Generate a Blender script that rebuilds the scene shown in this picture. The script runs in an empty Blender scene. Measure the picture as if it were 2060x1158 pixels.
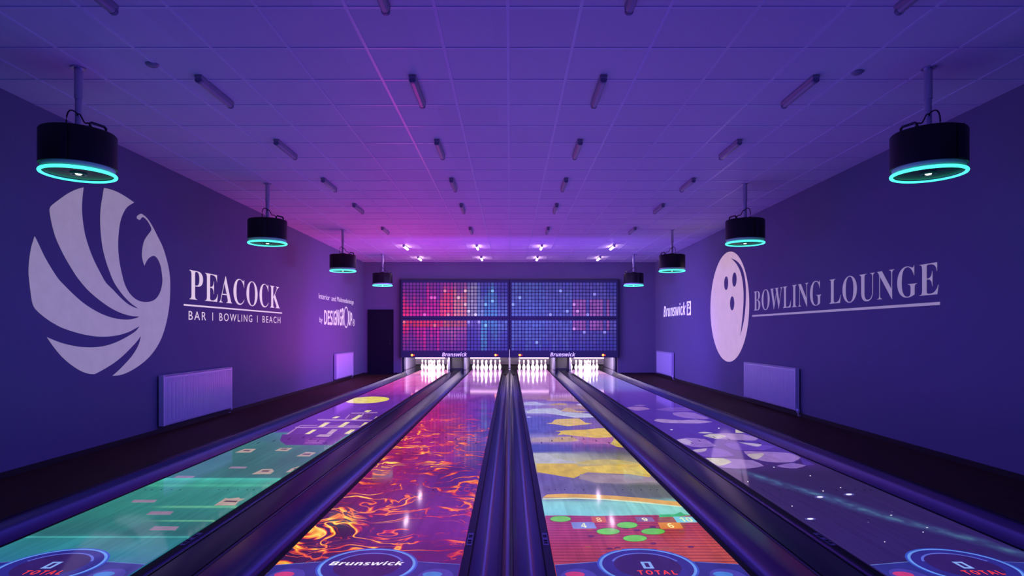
import bpy, bmesh, math, random
from mathutils import Vector, Matrix

# ------------------------------------------------------------------ camera, world, lights, exposure
sc = bpy.context.scene
COL = sc.collection
W_PX, H_PX, F_PX = 2060, 1158, 1250.0
VPX, VPY = 1026.0, 668.0
CAM_X, CAM_Z = 0.015, 1.34
CEIL_Z = CAM_Z + 2.2
WALL_L, WALL_R, WALL_B = -4.58, 4.57, 19.5
FLOOR_Z = 0.02


def lin(r, g, b, k=1.0):
    f = lambda c: (c / 255 / 12.92) if c <= 10.3 else ((c / 255 + 0.055) / 1.055) ** 2.4
    return (f(r) * k, f(g) * k, f(b) * k, 1.0)


cam = bpy.data.cameras.new('camera')
cam.sensor_width = 36.0
cam.lens = F_PX / W_PX * 36.0
cam.shift_x = (W_PX / 2 - VPX) / W_PX
cam.shift_y = (VPY - H_PX / 2) / W_PX
cam.clip_start = 0.05
cam_o = bpy.data.objects.new('camera', cam)
cam_o.location = (CAM_X, 0, CAM_Z)
cam_o.rotation_euler = (math.pi / 2, 0, 0)
COL.objects.link(cam_o)
sc.camera = cam_o

sc.view_settings.view_transform = 'Standard'
sc.view_settings.look = 'None'
sc.view_settings.exposure = 0.0
sc.view_settings.gamma = 1.0
sc.view_settings.use_curve_mapping = False

world = bpy.data.worlds.new('world')
sc.world = world
world.use_nodes = True
world.node_tree.nodes['Background'].inputs[0].default_value = (0.05, 0.03, 0.6, 1)
world.node_tree.nodes['Background'].inputs[1].default_value = 0.06


def area(name, loc, rot, sx, sy, color, power, spread=180):
    l = bpy.data.lights.new(name, 'AREA')
    l.shape = 'RECTANGLE'
    l.size, l.size_y = sx, sy
    l.color = color
    l.energy = power
    l.spread = math.radians(spread)
    o = bpy.data.objects.new(name, l)
    o.location = loc
    o.rotation_euler = rot
    COL.objects.link(o)
    return o


def point(name, loc, color, power, radius=0.3):
    l = bpy.data.lights.new(name, 'POINT')
    l.color = color
    l.energy = power
    l.shadow_soft_size = radius
    o = bpy.data.objects.new(name, l)
    o.location = loc
    COL.objects.link(o)
    return o


# added lights without fixtures: blue wash upward and towards both side walls along the whole room, pink wash on the far left
BLUE = (0.042, 0.005, 1.0)
SIDE = (0.075, 0.075, 1.0)
FAR = (0.19, 0.15, 1.0)
area('blue_wash_light', (0, 9.2, 0.35), (math.pi, 0, 0), 6.6, 14.5, BLUE, 135)
for sx, nm in ((-1, 'left'), (1, 'right')):
    area('blue_%s_light' % nm, (0.04 * sx, 7.0, 2.30), (math.radians(64), 0, -sx * math.pi / 2), 9.0, 0.3, SIDE, 34, 125)
    area('far_%s_light' % nm, (0.04 * sx, 16.2, 2.30), (math.radians(64), 0, -sx * math.pi / 2), 5.6, 0.3, FAR, 92, 125)
area('blue_center_light', (0, 10.5, 2.5), (0, 0, 0), 1.4, 16.0, (0.10, 0.08, 1.0), 130)  # added for blue highlights along the gutters, no lamp hangs here
area('blue_back_light', (0, 13.5, 1.5), (math.radians(74), 0, 0), 6.0, 0.8, (0.17, 0.07, 1.0), 210)  # added to brighten the back wall, no fixture
area('blue_front_light', (0, -2.6, 1.8), (math.pi / 2, 0, 0), 8.0, 2.4, SIDE, 46)
area('pink_wash_light', (-2.7, 14.8, 0.30), (math.pi, 0, 0), 1.2, 6.0, (1.0, 0.03, 0.42), 58)
area('pink_wall_light', (-3.3, 15.6, 0.85), (math.pi / 2, 0, math.pi / 2), 4.5, 0.9, (1.0, 0.07, 0.5), 9)


# ------------------------------------------------------------------ helpers: materials
def new_mat(name):
    m = bpy.data.materials.new(name)
    m.use_nodes = True
    return m, m.node_tree, m.node_tree.nodes['Principled BSDF']


def mat(name, col, rough=0.5, metal=0.0, emit=None, strength=1.0, spec=0.5, noise=0.0, nscale=8.0, coat=0.0):
    m, nt, b = new_mat(name)
    b.inputs['Base Color'].default_value = col if len(col) == 4 else (*col, 1)
    b.inputs['Roughness'].default_value = rough
    b.inputs['Metallic'].default_value = metal
    b.inputs['Specular IOR Level'].default_value = spec
    b.inputs['Coat Weight'].default_value = coat
    if emit is not None:
        b.inputs['Emission Color'].default_value = emit if len(emit) == 4 else (*emit, 1)
        b.inputs['Emission Strength'].default_value = strength
    if noise > 0:
        n = nt.nodes.new('ShaderNodeTexNoise')
        n.inputs['Scale'].default_value = nscale
        n.inputs['Detail'].default_value = 4
        g = nt.nodes.new('ShaderNodeNewGeometry')
        nt.links.new(g.outputs['Position'], n.inputs['Vector'])
        r = nt.nodes.new('ShaderNodeMapRange')
        r.inputs['To Min'].default_value = 1 - noise
        r.inputs['To Max'].default_value = 1 + noise
        nt.links.new(n.outputs['Fac'], r.inputs['Value'])
        c = nt.nodes.new('ShaderNodeVectorMath')
        c.operation = 'SCALE'
        c.inputs[0].default_value = col[:3]
        nt.links.new(r.outputs[0], c.inputs['Scale'])
        nt.links.new(c.outputs[0], b.inputs['Base Color'])
        if emit is not None:
            c2 = nt.nodes.new('ShaderNodeVectorMath')
            c2.operation = 'SCALE'
            c2.inputs[0].default_value = emit[:3]
            nt.links.new(r.outputs[0], c2.inputs['Scale'])
            nt.links.new(c2.outputs[0], b.inputs['Emission Color'])
    return m


class NG:
    """short-hand for building node graphs on a material"""

    def __init__(self, nt):
        self.nt = nt
        g = nt.nodes.new('ShaderNodeNewGeometry')
        s = nt.nodes.new('ShaderNodeSeparateXYZ')
        nt.links.new(g.outputs['Position'], s.inputs[0])
        self.pos, self.x, self.y, self.z = g.outputs['Position'], s.outputs[0], s.outputs[1], s.outputs[2]

    def put(self, sock, v):
        if isinstance(v, bpy.types.NodeSocket):
            self.nt.links.new(v, sock)
        else:
            sock.default_value = v

    def m(self, op, a, b=0.0, c=None, clamp=False):
        n = self.nt.nodes.new('ShaderNodeMath')
        n.operation = op
        n.use_clamp = clamp
        self.put(n.inputs[0], a)
        self.put(n.inputs[1], b)
        if c is not None:
            self.put(n.inputs[2], c)
        return n.outputs[0]

    def step(self, v, a, b, lo=0.0, hi=1.0):
        n = self.nt.nodes.new('ShaderNodeMapRange')
        n.interpolation_type = 'SMOOTHSTEP'
        self.put(n.inputs['Value'], v)
        n.inputs['From Min'].default_value = a
        n.inputs['From Max'].default_value = b
        n.inputs['To Min'].default_value = lo
        n.inputs['To Max'].default_value = hi
        return n.outputs[0]

    def vec(self, x, y, z=0.0):
        n = self.nt.nodes.new('ShaderNodeCombineXYZ')
        self.put(n.inputs[0], x)
        self.put(n.inputs[1], y)
        self.put(n.inputs[2], z)
        return n.outputs[0]

    def noise(self, v, scale=1.0, detail=3.0, rough=0.5, dist=0.0):
        n = self.nt.nodes.new('ShaderNodeTexNoise')
        self.put(n.inputs['Vector'], v)
        n.inputs['Scale'].default_value = scale
        n.inputs['Detail'].default_value = detail
        n.inputs['Roughness'].default_value = rough
        n.inputs['Distortion'].default_value = dist
        return n.outputs['Fac']

    def ramp(self, v, stops, interp='LINEAR'):
        n = self.nt.nodes.new('ShaderNodeValToRGB')
        cr = n.color_ramp
        cr.interpolation = interp
        self.put(n.inputs[0], v)
        cr.elements[0].position, cr.elements[0].color = stops[0]
        cr.elements[1].position, cr.elements[1].color = stops[-1]
        for p, c in stops[1:-1]:
            e = cr.elements.new(p)
            e.color = c
        return n.outputs[0]

    def mix(self, f, a, b, blend='MIX'):
        n = self.nt.nodes.new('ShaderNodeMix')
        n.data_type = 'RGBA'
        n.blend_type = blend
        n.clamp_factor = True
        self.put(n.inputs[0], f)
        self.put(n.inputs[6], a)
        self.put(n.inputs[7], b)
        return n.outputs[2]

    def scale(self, c, f):
        n = self.nt.nodes.new('ShaderNodeVectorMath')
        n.operation = 'SCALE'
        self.put(n.inputs[0], c)
        self.put(n.inputs['Scale'], f)
        return n.outputs[0]


# ------------------------------------------------------------------ helpers: meshes and objects
class MB:
    def __init__(self):
        self.v, self.f, self.mi = [], [], []

    def add(self, verts, faces, mi=0):
        o = len(self.v)
        self.v += [tuple(p) for p in verts]
        self.f += [tuple(i + o for i in f) for f in faces]
        self.mi += [mi] * len(faces)
        return self

    def box(self, x0, x1, y0, y1, z0, z1, mi=0):
        vs = [(x, y, z) for z in (z0, z1) for y in (y0, y1) for x in (x0, x1)]
        return self.add(vs, [(0, 2, 3, 1), (4, 5, 7, 6), (0, 1, 5, 4), (2, 6, 7, 3), (0, 4, 6, 2), (1, 3, 7, 5)], mi)

    def quad(self, a, b, c, d, mi=0):
        return self.add([a, b, c, d], [(0, 1, 2, 3)], mi)

    def lathe(self, prof, n=24, c=(0, 0, 0)):
        """prof: (radius, z) from bottom to top around z"""
        vs, fs = [], []
        k = len(prof)
        for i in range(n):
            a = 2 * math.pi * i / n
            for r, z in prof:
                vs.append((c[0] + r * math.cos(a), c[1] + r * math.sin(a), c[2] + z))
        for i in range(n):
            j = (i + 1) % n
            for q in range(k - 1):
                fs.append((i * k + q, j * k + q, j * k + q + 1, i * k + q + 1))
        return self.add(vs, fs)

    def disc(self, r, z, n=24, c=(0, 0), up=True):
        vs = [(c[0] + r * math.cos(2 * math.pi * i / n), c[1] + r * math.sin(2 * math.pi * i / n), z) for i in range(n)]
        f = tuple(range(n)) if up else tuple(reversed(range(n)))
        return self.add(vs, [f])

    def tube(self, pts, r, n=8, cap=True):
        pts = [Vector(p) for p in pts]
        vs, fs = [], []
        for i, p in enumerate(pts):
            t = (pts[min(i + 1, len(pts) - 1)] - pts[max(i - 1, 0)]).normalized()
            u = t.cross(Vector((0, 0, 1)))
            if u.length < 1e-3:
                u = t.cross(Vector((1, 0, 0)))
            u.normalize()
            w = t.cross(u)
            for k in range(n):
                a = 2 * math.pi * k / n
                vs.append(p + (u * math.cos(a) + w * math.sin(a)) * r)
        for i in range(len(pts) - 1):
            for k in range(n):
                j = (k + 1) % n
                fs.append((i * n + k, i * n + j, (i + 1) * n + j, (i + 1) * n + k))
        if cap:
            fs.append(tuple(reversed(range(n))))
            fs.append(tuple((len(pts) - 1) * n + k for k in range(n)))
        return self.add(vs, fs)

    def torus(self, R, r, z, n=40, k=8):
        vs, fs = [], []
        for i in range(n):
            a = 2 * math.pi * i / n
            for q in range(k):
                b = 2 * math.pi * q / k
                rr = R + r * math.cos(b)
                vs.append((rr * math.cos(a), rr * math.sin(a), z + r * math.sin(b)))
        for i in range(n):
            j = (i + 1) % n
            for q in range(k):
                p = (q + 1) % k
                fs.append((i * k + q, j * k + q, j * k + p, i * k + p))
        return self.add(vs, fs)

    def prism_y(self, prof, y0, y1, closed=True):
        """profile of (x, z) swept along y"""
        n = len(prof)
        vs = [(x, y0, z) for x, z in prof] + [(x, y1, z) for x, z in prof]
        m = n if closed else n - 1
        fs = [(i, (i + 1) % n, n + (i + 1) % n, n + i) for i in range(m)]
        if closed:
            fs += [tuple(reversed(range(n))), tuple(range(n, 2 * n))]
        return self.add(vs, fs)

    def build(self, name, mats, parent=None, smooth=False, fix=True):
        me = bpy.data.meshes.new(name)
        me.from_pydata(self.v, [], self.f)
        ms = mats if isinstance(mats, (list, tuple)) else [mats]
        for m in ms:
            me.materials.append(m)
        if len(ms) > 1:
            me.polygons.foreach_set('material_index', self.mi)
        if fix:
            bm = bmesh.new()
            bm.from_mesh(me)
            bmesh.ops.recalc_face_normals(bm, faces=bm.faces)
            bm.to_mesh(me)
            bm.free()
        if smooth:
            me.shade_smooth()
            try:
                me.set_sharp_from_angle(angle=math.radians(40))
            except Exception:
                pass
        me.update()
        o = bpy.data.objects.new(name, me)
        COL.objects.link(o)
        if parent is not None:
            o.parent = parent
        return o


def tag(o, label, cat, group=None):
    o['label'] = label
    o['category'] = cat
    if group:
        o['group'] = group
    return o


def thing(name, label, cat, loc=(0, 0, 0), group=None):
    o = bpy.data.objects.new(name, None)
    o.empty_display_size = 0.1
    o.location = loc
    COL.objects.link(o)
    return tag(o, label, cat, group)


def struct(o):
    o['kind'] = 'structure'
    return o


def dup(src, loc, label, group=None):
    c = src.copy()
    COL.objects.link(c)
    c.location = loc
    c['label'] = label
    if group:
        c['group'] = group
    for ch in list(src.children):
        d = ch.copy()
        COL.objects.link(d)
        d.parent = c
        for g in list(ch.children):
            e = g.copy()
            COL.objects.link(e)
            e.parent = d
    return c


def text_pts(body, spacing=1.0, offset=0.0):
    """glyph outlines of a text as (verts in 0..1 x 0..1, faces, aspect)"""
    cu = bpy.data.curves.new('lettering', 'FONT')
    cu.body = body
    cu.space_character = spacing
    cu.offset = offset
    cu.resolution_u = 4
    o = bpy.data.objects.new('lettering', cu)
    COL.objects.link(o)
    dg = bpy.context.evaluated_depsgraph_get()
    dg.update()
    me = bpy.data.meshes.new_from_object(o.evaluated_get(dg))
    vs = [v.co.copy() for v in me.vertices]
    fs = [tuple(p.vertices) for p in me.polygons]
    bpy.data.objects.remove(o)
    bpy.data.curves.remove(cu)
    bpy.data.meshes.remove(me)
    x0, x1 = min(v.x for v in vs), max(v.x for v in vs)
    y0, y1 = min(v.y for v in vs), max(v.y for v in vs)
    pts = [((v.x - x0) / (x1 - x0), (v.y - y0) / (y1 - y0)) for v in vs]
    return pts, fs


def add_text(mb, body, place, spacing=1.0, shear=0.0, mi=0, offset=0.0):
    """place(u, v) -> 3D point"""
    pts, fs = text_pts(body, spacing, offset)
    mb.add([place(u + shear * (v - 0.5), v) for u, v in pts], fs, mi)


# styled capitals from the default font's mathematical alphabets
def serif(s):
    return ''.join(chr(0x1D400 + ord(c) - 65) if c.isupper() else c for c in s)


def bold_sans(s):
    return ''.join(chr(0x1D5D4 + ord(c) - 65) if c.isupper() else c for c in s)


def bold_italic(s):
    return ''.join(chr(0x1D63C + ord(c) - 65) if c.isupper() else
                   chr(0x1D656 + ord(c) - 97) if c.islower() else c for c in s)


def extrude_face_mesh(mb, pts, off, mi=0):
    """closed outline of 3D points made into a slab of the given offset vector"""
    n = len(pts)
    off = Vector(off)
    vs = [Vector(p) for p in pts] + [Vector(p) + off for p in pts]
    mb.add(vs, [tuple(range(n)), tuple(range(n, 2 * n))] + [(i, (i + 1) % n, n + (i + 1) % n, n + i) for i in range(n)], mi)


def smooth_closed(pts, k=2, sharp=70):
    """round a closed outline between its corners (Catmull-Rom), keep sharp tips"""
    n = len(pts)
    P = [Vector((p[0], p[1])) for p in pts]
    corner = []
    for i in range(n):
        a, b = P[i] - P[i - 1], P[(i + 1) % n] - P[i]
        corner.append(a.length > 0 and b.length > 0 and a.angle(b) > math.radians(sharp))
    out = []
    for i in range(n):
        p1, p2 = P[i], P[(i + 1) % n]
        p0 = P[i - 1] if not corner[i] else p1
        p3 = P[(i + 2) % n] if not corner[(i + 1) % n] else p2
        for q in range(k):
            t = q / k
            out.append(0.5 * ((2 * p1) + (p2 - p0) * t + (2 * p0 - 5 * p1 + 4 * p2 - p3) * t * t + (3 * p1 - p0 - 3 * p2 + p3) * t ** 3))
    return [(p.x, p.y) for p in out]


# the photograph's pixels read as points on real planes of the room
def on_lane(x, y, z=0.0):
    Y = F_PX * (CAM_Z - z) / (y - VPY)
    return ((x - VPX) / F_PX * Y + CAM_X, Y, z)


def on_wall(x, y, wx):
    Y = F_PX * abs(wx - CAM_X) / abs(x - VPX)
    return (wx, Y, CAM_Z - (y - VPY) * Y / F_PX)


def crop(region, zoom, pts):
    return [(region[0] + u / zoom, region[1] + v / zoom) for u, v in pts]


# ------------------------------------------------------------------ shared materials
M_WALL = mat('wall_paint', (0.20, 0.19, 0.25), 0.75, noise=0.05, nscale=1.5, spec=0.25)
M_BASE = mat('baseboard_wood', (0.03, 0.02, 0.018), 0.4)
M_FLOOR = mat('floor_carpet', (0.060, 0.030, 0.012), 0.65, noise=0.25, nscale=5, spec=0.12)
M_GRID = mat('ceiling_rail', (0.80, 0.78, 0.82), 0.30)
M_BLACK = mat('black_plastic', (0.012, 0.012, 0.016), 0.28, spec=0.5)
M_GUTTER = mat('gutter_plastic', (0.020, 0.020, 0.105), 0.24, spec=0.42)
M_FLANGE = mat('gutter_flange', (0.004, 0.004, 0.006), 0.5, spec=0.15)
M_COVER = mat('cover_plastic', (0.009, 0.009, 0.026), 0.26, spec=0.22)
M_SEAM = mat('seam_rubber', (0.004, 0.004, 0.006), 0.7, spec=0.1)
M_CASE = mat('projector_case', (0.006, 0.006, 0.008), 0.42, spec=0.35)
M_STEEL = mat('rod_steel', (0.55, 0.56, 0.62), 0.32, 0.9)
M_RIM = mat('rim_white', (0.55, 0.55, 0.6), 0.5)
M_RING = mat('led_ring', (0.2, 0.7, 0.6), 0.4, emit=lin(60, 240, 178), strength=2.4)
M_LENS = mat('lens_light', (0.8, 0.9, 0.9), 0.2, emit=(0.9, 1.0, 0.85, 1), strength=4.0)
M_LENSRIM = mat('lens_rim', (0.01, 0.03, 0.03), 0.2, emit=lin(10, 60, 60), strength=0.5)
M_RAD = mat('radiator_enamel', (0.78, 0.77, 0.80), 0.25, spec=0.5)
M_RADGAP = mat('radiator_gap', (0.05, 0.05, 0.06), 0.6)
M_DECAL = mat('wall_paint_white', (0.50, 0.48, 0.52), 0.6, emit=lin(124, 114, 108), strength=1.0, noise=0.10, nscale=7)  # emission added so the paint outshines the blue room light
M_DECAL2 = mat('wall_vinyl_white', (0.5, 0.48, 0.52), 0.5, emit=lin(210, 190, 184), strength=1.0)  # glow put into the white, beyond what the wash gives
M_DECALP = mat('wall_paint_pinkish', (0.5, 0.46, 0.5), 0.6, emit=lin(178, 148, 146), strength=1.0, noise=0.08, nscale=5)  # pinkish glow added to the emblem's colour
M_TUBE_ON = mat('tube_lit', (0.9, 0.9, 0.9), 0.4, emit=(1.0, 0.66, 0.90, 1), strength=19.0)
M_PINTUBE = mat('pin_tube_lit', (0.9, 0.9, 0.9), 0.4, emit=(1.0, 0.62, 0.85, 1), strength=3.0)
M_TUBE_OFF = mat('tube_unlit', (0.42, 0.36, 0.36), 0.25)
M_BATTEN = mat('batten_metal', (0.30, 0.28, 0.32), 0.35)
M_BATTENCAP = mat('batten_cap', (0.16, 0.17, 0.24), 0.4)
M_DOOR = mat('door_paint', (0.012, 0.010, 0.020), 0.6, spec=0.15)
M_KICK = mat('kickback_laminate', (0.16, 0.14, 0.24), 0.45)
M_PIT = mat('pit_curtain', (0.05, 0.045, 0.06), 0.8)
M_PIN = mat('pin_coating', (0.88, 0.87, 0.86), 0.25, emit=(1.0, 0.85, 0.95, 1), strength=0.25)  # faint glow added to the white, boosting the pin lighting
M_STRIPE = mat('pin_stripe', (0.75, 0.05, 0.10), 0.3)
M_MASKFRAME = mat('mask_frame', (0.018, 0.014, 0.030), 0.45)
M_MASKSKIN = mat('mask_print', (0.015, 0.014, 0.03), 0.45, emit=lin(34, 26, 92), strength=0.6, spec=0.3)  # print given its own glow, the blue wash leaves it dull
M_MASKTEXT = mat('mask_lettering', (0.8, 0.75, 0.85), 0.5, emit=lin(200, 180, 225), strength=1.0)  # letters brightened by added emission
M_LAMP_O = mat('indicator_orange', (0.8, 0.3, 0.05), 0.3, emit=(1.0, 0.30, 0.04, 1), strength=3.0)
M_LAMP_R = mat('indicator_red', (0.6, 0.05, 0.03), 0.3, emit=(0.75, 0.04, 0.03, 1), strength=0.7)

# ------------------------------------------------------------------ room shell
Y0, Y1 = -3.0, WALL_B
b = MB()
b.box(WALL_L - 0.15, WALL_L, Y0, Y1 + 4.2, -0.3, CEIL_Z + 0.1)
struct(b.build('wall_left', M_WALL))
b = MB()
b.box(WALL_R, WALL_R + 0.15, Y0, Y1 + 4.2, -0.3, CEIL_Z + 0.1)
struct(b.build('wall_right', M_WALL))
OPX, OPZ = 3.40, 0.80
b = MB()
b.box(WALL_L, -OPX, Y1, Y1 + 0.2, -0.3, CEIL_Z + 0.05)
b.box(OPX, WALL_R, Y1, Y1 + 0.2, -0.3, CEIL_Z + 0.05)
b.box(-OPX, OPX, Y1, Y1 + 0.2, OPZ, CEIL_Z + 0.05)
struct(b.build('wall_back', M_WALL))
b = MB()
b.box(-3.6, 3.6, 22.75, 22.85, -0.4, 1.0)
struct(b.build('wall_pit', M_PIT))
b = MB()
b.box(-3.6, 3.6, Y1 + 0.2, 22.85, 0.95, 1.05)
struct(b.build('ceiling_pit', M_PIT))

# floor: approach in front, a strip either side of the lanes, the bed under the lanes
b = MB()
b.box(WALL_L, WALL_R, Y0, 2.9, -0.3, 0.0)
b.box(WALL_L, -3.46, 2.9, Y1, -0.3, FLOOR_Z)
b.box(3.46, WALL_R, 2.9, Y1, -0.3, FLOOR_Z)
b.box(-3.46, 3.46, 2.9, 22.75, -0.35, -0.20)
struct(b.build('floor', M_FLOOR))
for nm, x0, x1 in (('baseboard_left', WALL_L, WALL_L + 0.018), ('baseboard_right', WALL_R - 0.018, WALL_R)):
    b = MB()
    b.box(x0, x1, 2.9, Y1, FLOOR_Z, FLOOR_Z + 0.055)
    struct(b.build(nm, M_BASE))
b = MB()
b.box(-3.70, -3.42, Y1 - 0.018, Y1, FLOOR_Z, FLOOR_Z + 0.055)
b.box(3.42, WALL_R - 0.018, Y1 - 0.018, Y1, FLOOR_Z, FLOOR_Z + 0.055)
b.box(WALL_L + 0.018, -4.43, Y1 - 0.018, Y1, FLOOR_Z, FLOOR_Z + 0.055)
struct(b.build('baseboard_back', M_BASE))

# ceiling: mineral tiles in a rail grid
m, nt, bs = new_mat('ceiling_tile')
g = NG(nt)
XL = [0.0]
for s in (1, -1):
    XL += [s * (0.495 + 0.6 * k) for k in range(7)]
XL = sorted(XL)
tile = g.vec(g.m('FLOOR', g.m('DIVIDE', g.m('SUBTRACT', g.x, 0.495), 0.6)), g.m('FLOOR', g.m('DIVIDE', g.m('SUBTRACT', g.y, 4.81), 0.604)))
wn = nt.nodes.new('ShaderNodeTexWhiteNoise')
nt.links.new(tile, wn.inputs['Vector'])
v = g.m('ADD', g.m('MULTIPLY', wn.outputs['Value'], 0.05), 0.70)
v = g.m('ADD', v, g.m('MULTIPLY', g.noise(g.pos, 60, 4), 0.04))
nt.links.new(g.vec(g.m('MULTIPLY', v, 1.0), g.m('MULTIPLY', v, 0.97), g.m('MULTIPLY', v, 0.99)), bs.inputs['Base Color'])
bs.inputs['Roughness'].default_value = 0.55
bs.inputs['Specular IOR Level'].default_value = 0.25
b = MB()
b.box(WALL_L, WALL_R, Y0, Y1, CEIL_Z, CEIL_Z + 0.05)
ceil = struct(b.build('ceiling', m))
b = MB()
for x in XL:
    b.box(x - 0.012, x + 0.012, 2.0, Y1, CEIL_Z - 0.006, CEIL_Z + 0.001)
k = -5
while 4.81 + 0.604 * k < Y1:
    y = 4.81 + 0.604 * k
    b.box(WALL_L, WALL_R, y - 0.012, y + 0.012, CEIL_Z - 0.0055, CEIL_Z + 0.001)
    k += 1
b.build('ceiling_grid', M_GRID, ceil)
for i, (x, y, lb) in enumerate(((-2.92, 5.1, 'small round ceiling fitting near the left front projector'),
                                (2.95, 5.25, 'small round ceiling fitting near the right front projector'))):
    b = MB()
    b.lathe([(0.0, -0.02), (0.035, -0.02), (0.05, -0.008), (0.05, 0)], 20)
    o = b.build('smoke_detector', M_BATTEN, smooth=True)
    o.location = (x, y, CEIL_Z)
    tag(o, lb, 'smoke detector', 'round ceiling fittings')

# door in the back wall
dr = bpy.data.objects.new('door_1', None)
COL.objects.link(dr)
dr.location = (-4.04, Y1, FLOOR_Z)
struct(dr)
b = MB()
b.box(-0.36, 0.36, -0.035, -0.001, 0.0, 1.99)
b.build('door_leaf', M_DOOR, dr)
b = MB()
for x0, x1, z1 in ((-0.40, -0.36, 2.03), (0.36, 0.40, 2.03)):
    b.box(x0, x1, -0.045, -0.001, 0, z1)
b.box(-0.36, 0.36, -0.045, -0.001, 1.99, 2.03)
b.build('door_frame', M_DOOR, dr)
b = MB()
b.tube([(0.29, -0.036, 1.03), (0.29, -0.085, 1.03), (0.19, -0.085, 1.03)], 0.010, 8)
b.box(0.27, 0.31, -0.042, -0.034, 0.94, 1.10)
b.build('door_handle', M_BLACK, dr)

# ------------------------------------------------------------------ lanes
LANES = [(-3.155, -2.09), (-1.337, -0.272), (0.272, 1.337), (2.09, 3.155)]
LC = [(a + c) / 2 for a, c in LANES]
LANE_Y0, LANE_Y1 = 2.9, 22.2
LANE_LABEL = ['wooden bowling lane lit with a green court, temple and yellow moon, leftmost of four',
              'wooden bowling lane lit with glowing orange lava veins on magenta',
              'wooden bowling lane lit with yellow leaves, aqua band and red brick',
              'wooden bowling lane lit with a dark starry sky and pale clouds, rightmost of four']


def yv(y):  # photo row -> lane distance
    return F_PX * CAM_Z / (y - VPY)


def lane_shader(name, fn):
    m, nt, bs = new_mat(name)
    g = NG(nt)
    col = fn(g)
    # maple boards run down the lane and tint what is projected on them
    bd = nt.nodes.new('ShaderNodeTexWhiteNoise')
    bx = g.m('FLOOR', g.m('DIVIDE', g.x, 0.0273))
    by = g.m('FLOOR', g.m('DIVIDE', g.m('ADD', g.y, g.m('MULTIPLY', bx, 0.737)), 1.3))
    nt.links.new(g.vec(bx, by), bd.inputs['Vector'])
    gr = g.noise(g.vec(g.m('MULTIPLY', g.x, 90), g.m('MULTIPLY', g.y, 3.0)), 1.0, 3)
    f = g.m('ADD', g.m('MULTIPLY', bd.outputs['Value'], 0.16), g.m('MULTIPLY', gr, 0.20))
    f = g.m('ADD', f, 0.80)
    nt.links.new(g.scale(col, f), bs.inputs['Emission Color'])
    bs.inputs['Emission Strength'].default_value = 1.0  # projector light painted in as the lane's own emission
    wood = g.scale((0.17, 0.105, 0.055), f)
    nt.links.new(wood, bs.inputs['Base Color'])
    bs.inputs['Roughness'].default_value = 0.07
    bs.inputs['Specular IOR Level'].default_value = 0.27
    return m


def yramp(g, rows, wob=0.0, interp='LINEAR'):
    """rows: (photo row, colour) -> ramp along the lane in 1/distance, far rows first"""
    inv = g.m('DIVIDE', 1.0, g.y)
    if wob:
        n = g.noise(g.vec(g.m('MULTIPLY', g.x, 1.6), g.m('MULTIPLY', g.y, 1.0)), 1.6, 4)
        inv = g.m('ADD', inv, g.m('MULTIPLY', g.m('SUBTRACT', n, 0.5), wob))
    k = F_PX * CAM_Z
    t = lambda y: (y - VPY) / k / 0.31
    return g.ramp(g.m('DIVIDE', inv, 0.31), [(t(y), c) for y, c in sorted(rows)], interp)


def lane_court(g):
    c = yramp(g, [(743, lin(210, 120, 190)), (768, lin(205, 70, 160)), (782, lin(170, 45, 150)), (796, lin(112, 40, 145)),
                  (815, lin(92, 45, 155)), (845, lin(84, 42, 150)), (868.5, lin(78, 42, 150)), (869.5, lin(52, 118, 130)),
                  (885, lin(46, 108, 112)), (893, lin(42, 112, 100)), (925, lin(40, 104, 92)), (955, lin(46, 110, 100)),
                  (960.5, lin(40, 112, 106)), (961.5, lin(70, 190, 170)), (964, lin(60, 178, 152)), (972, lin(48, 150, 126)),
                  (976, lin(66, 178, 140)), (980, lin(46, 140, 122)), (1020, lin(38, 128, 112)),
                  (1070, lin(34, 108, 102)), (1077.5, lin(36, 112, 108)), (1079, lin(84, 205, 195)), (1081, lin(36, 128, 128)),
                  (1110, lin(34, 124, 138)), (1158, lin(30, 100, 150))])
    # faint pale light bars across the court
    for y, x0, h in ((1019, -2.60, 0.022), (1047, -2.42, 0.014)):
        d = g.m('ABSOLUTE', g.m('SUBTRACT', g.y, yv(y)))
        s = g.m('MULTIPLY', g.step(d, 0.0, h * 2.2, 1, 0), g.step(g.x, x0 - 0.2, x0 + 0.1, 0, 0.6))
        c = g.mix(s, c, lin(120, 210, 150))
    n = g.noise(g.vec(g.m('MULTIPLY', g.x, 3), g.m('MULTIPLY', g.y, 0.7)), 1.5, 3)
    return g.scale(c, g.step(n, 0.25, 0.75, 0.82, 1.12))


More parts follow.
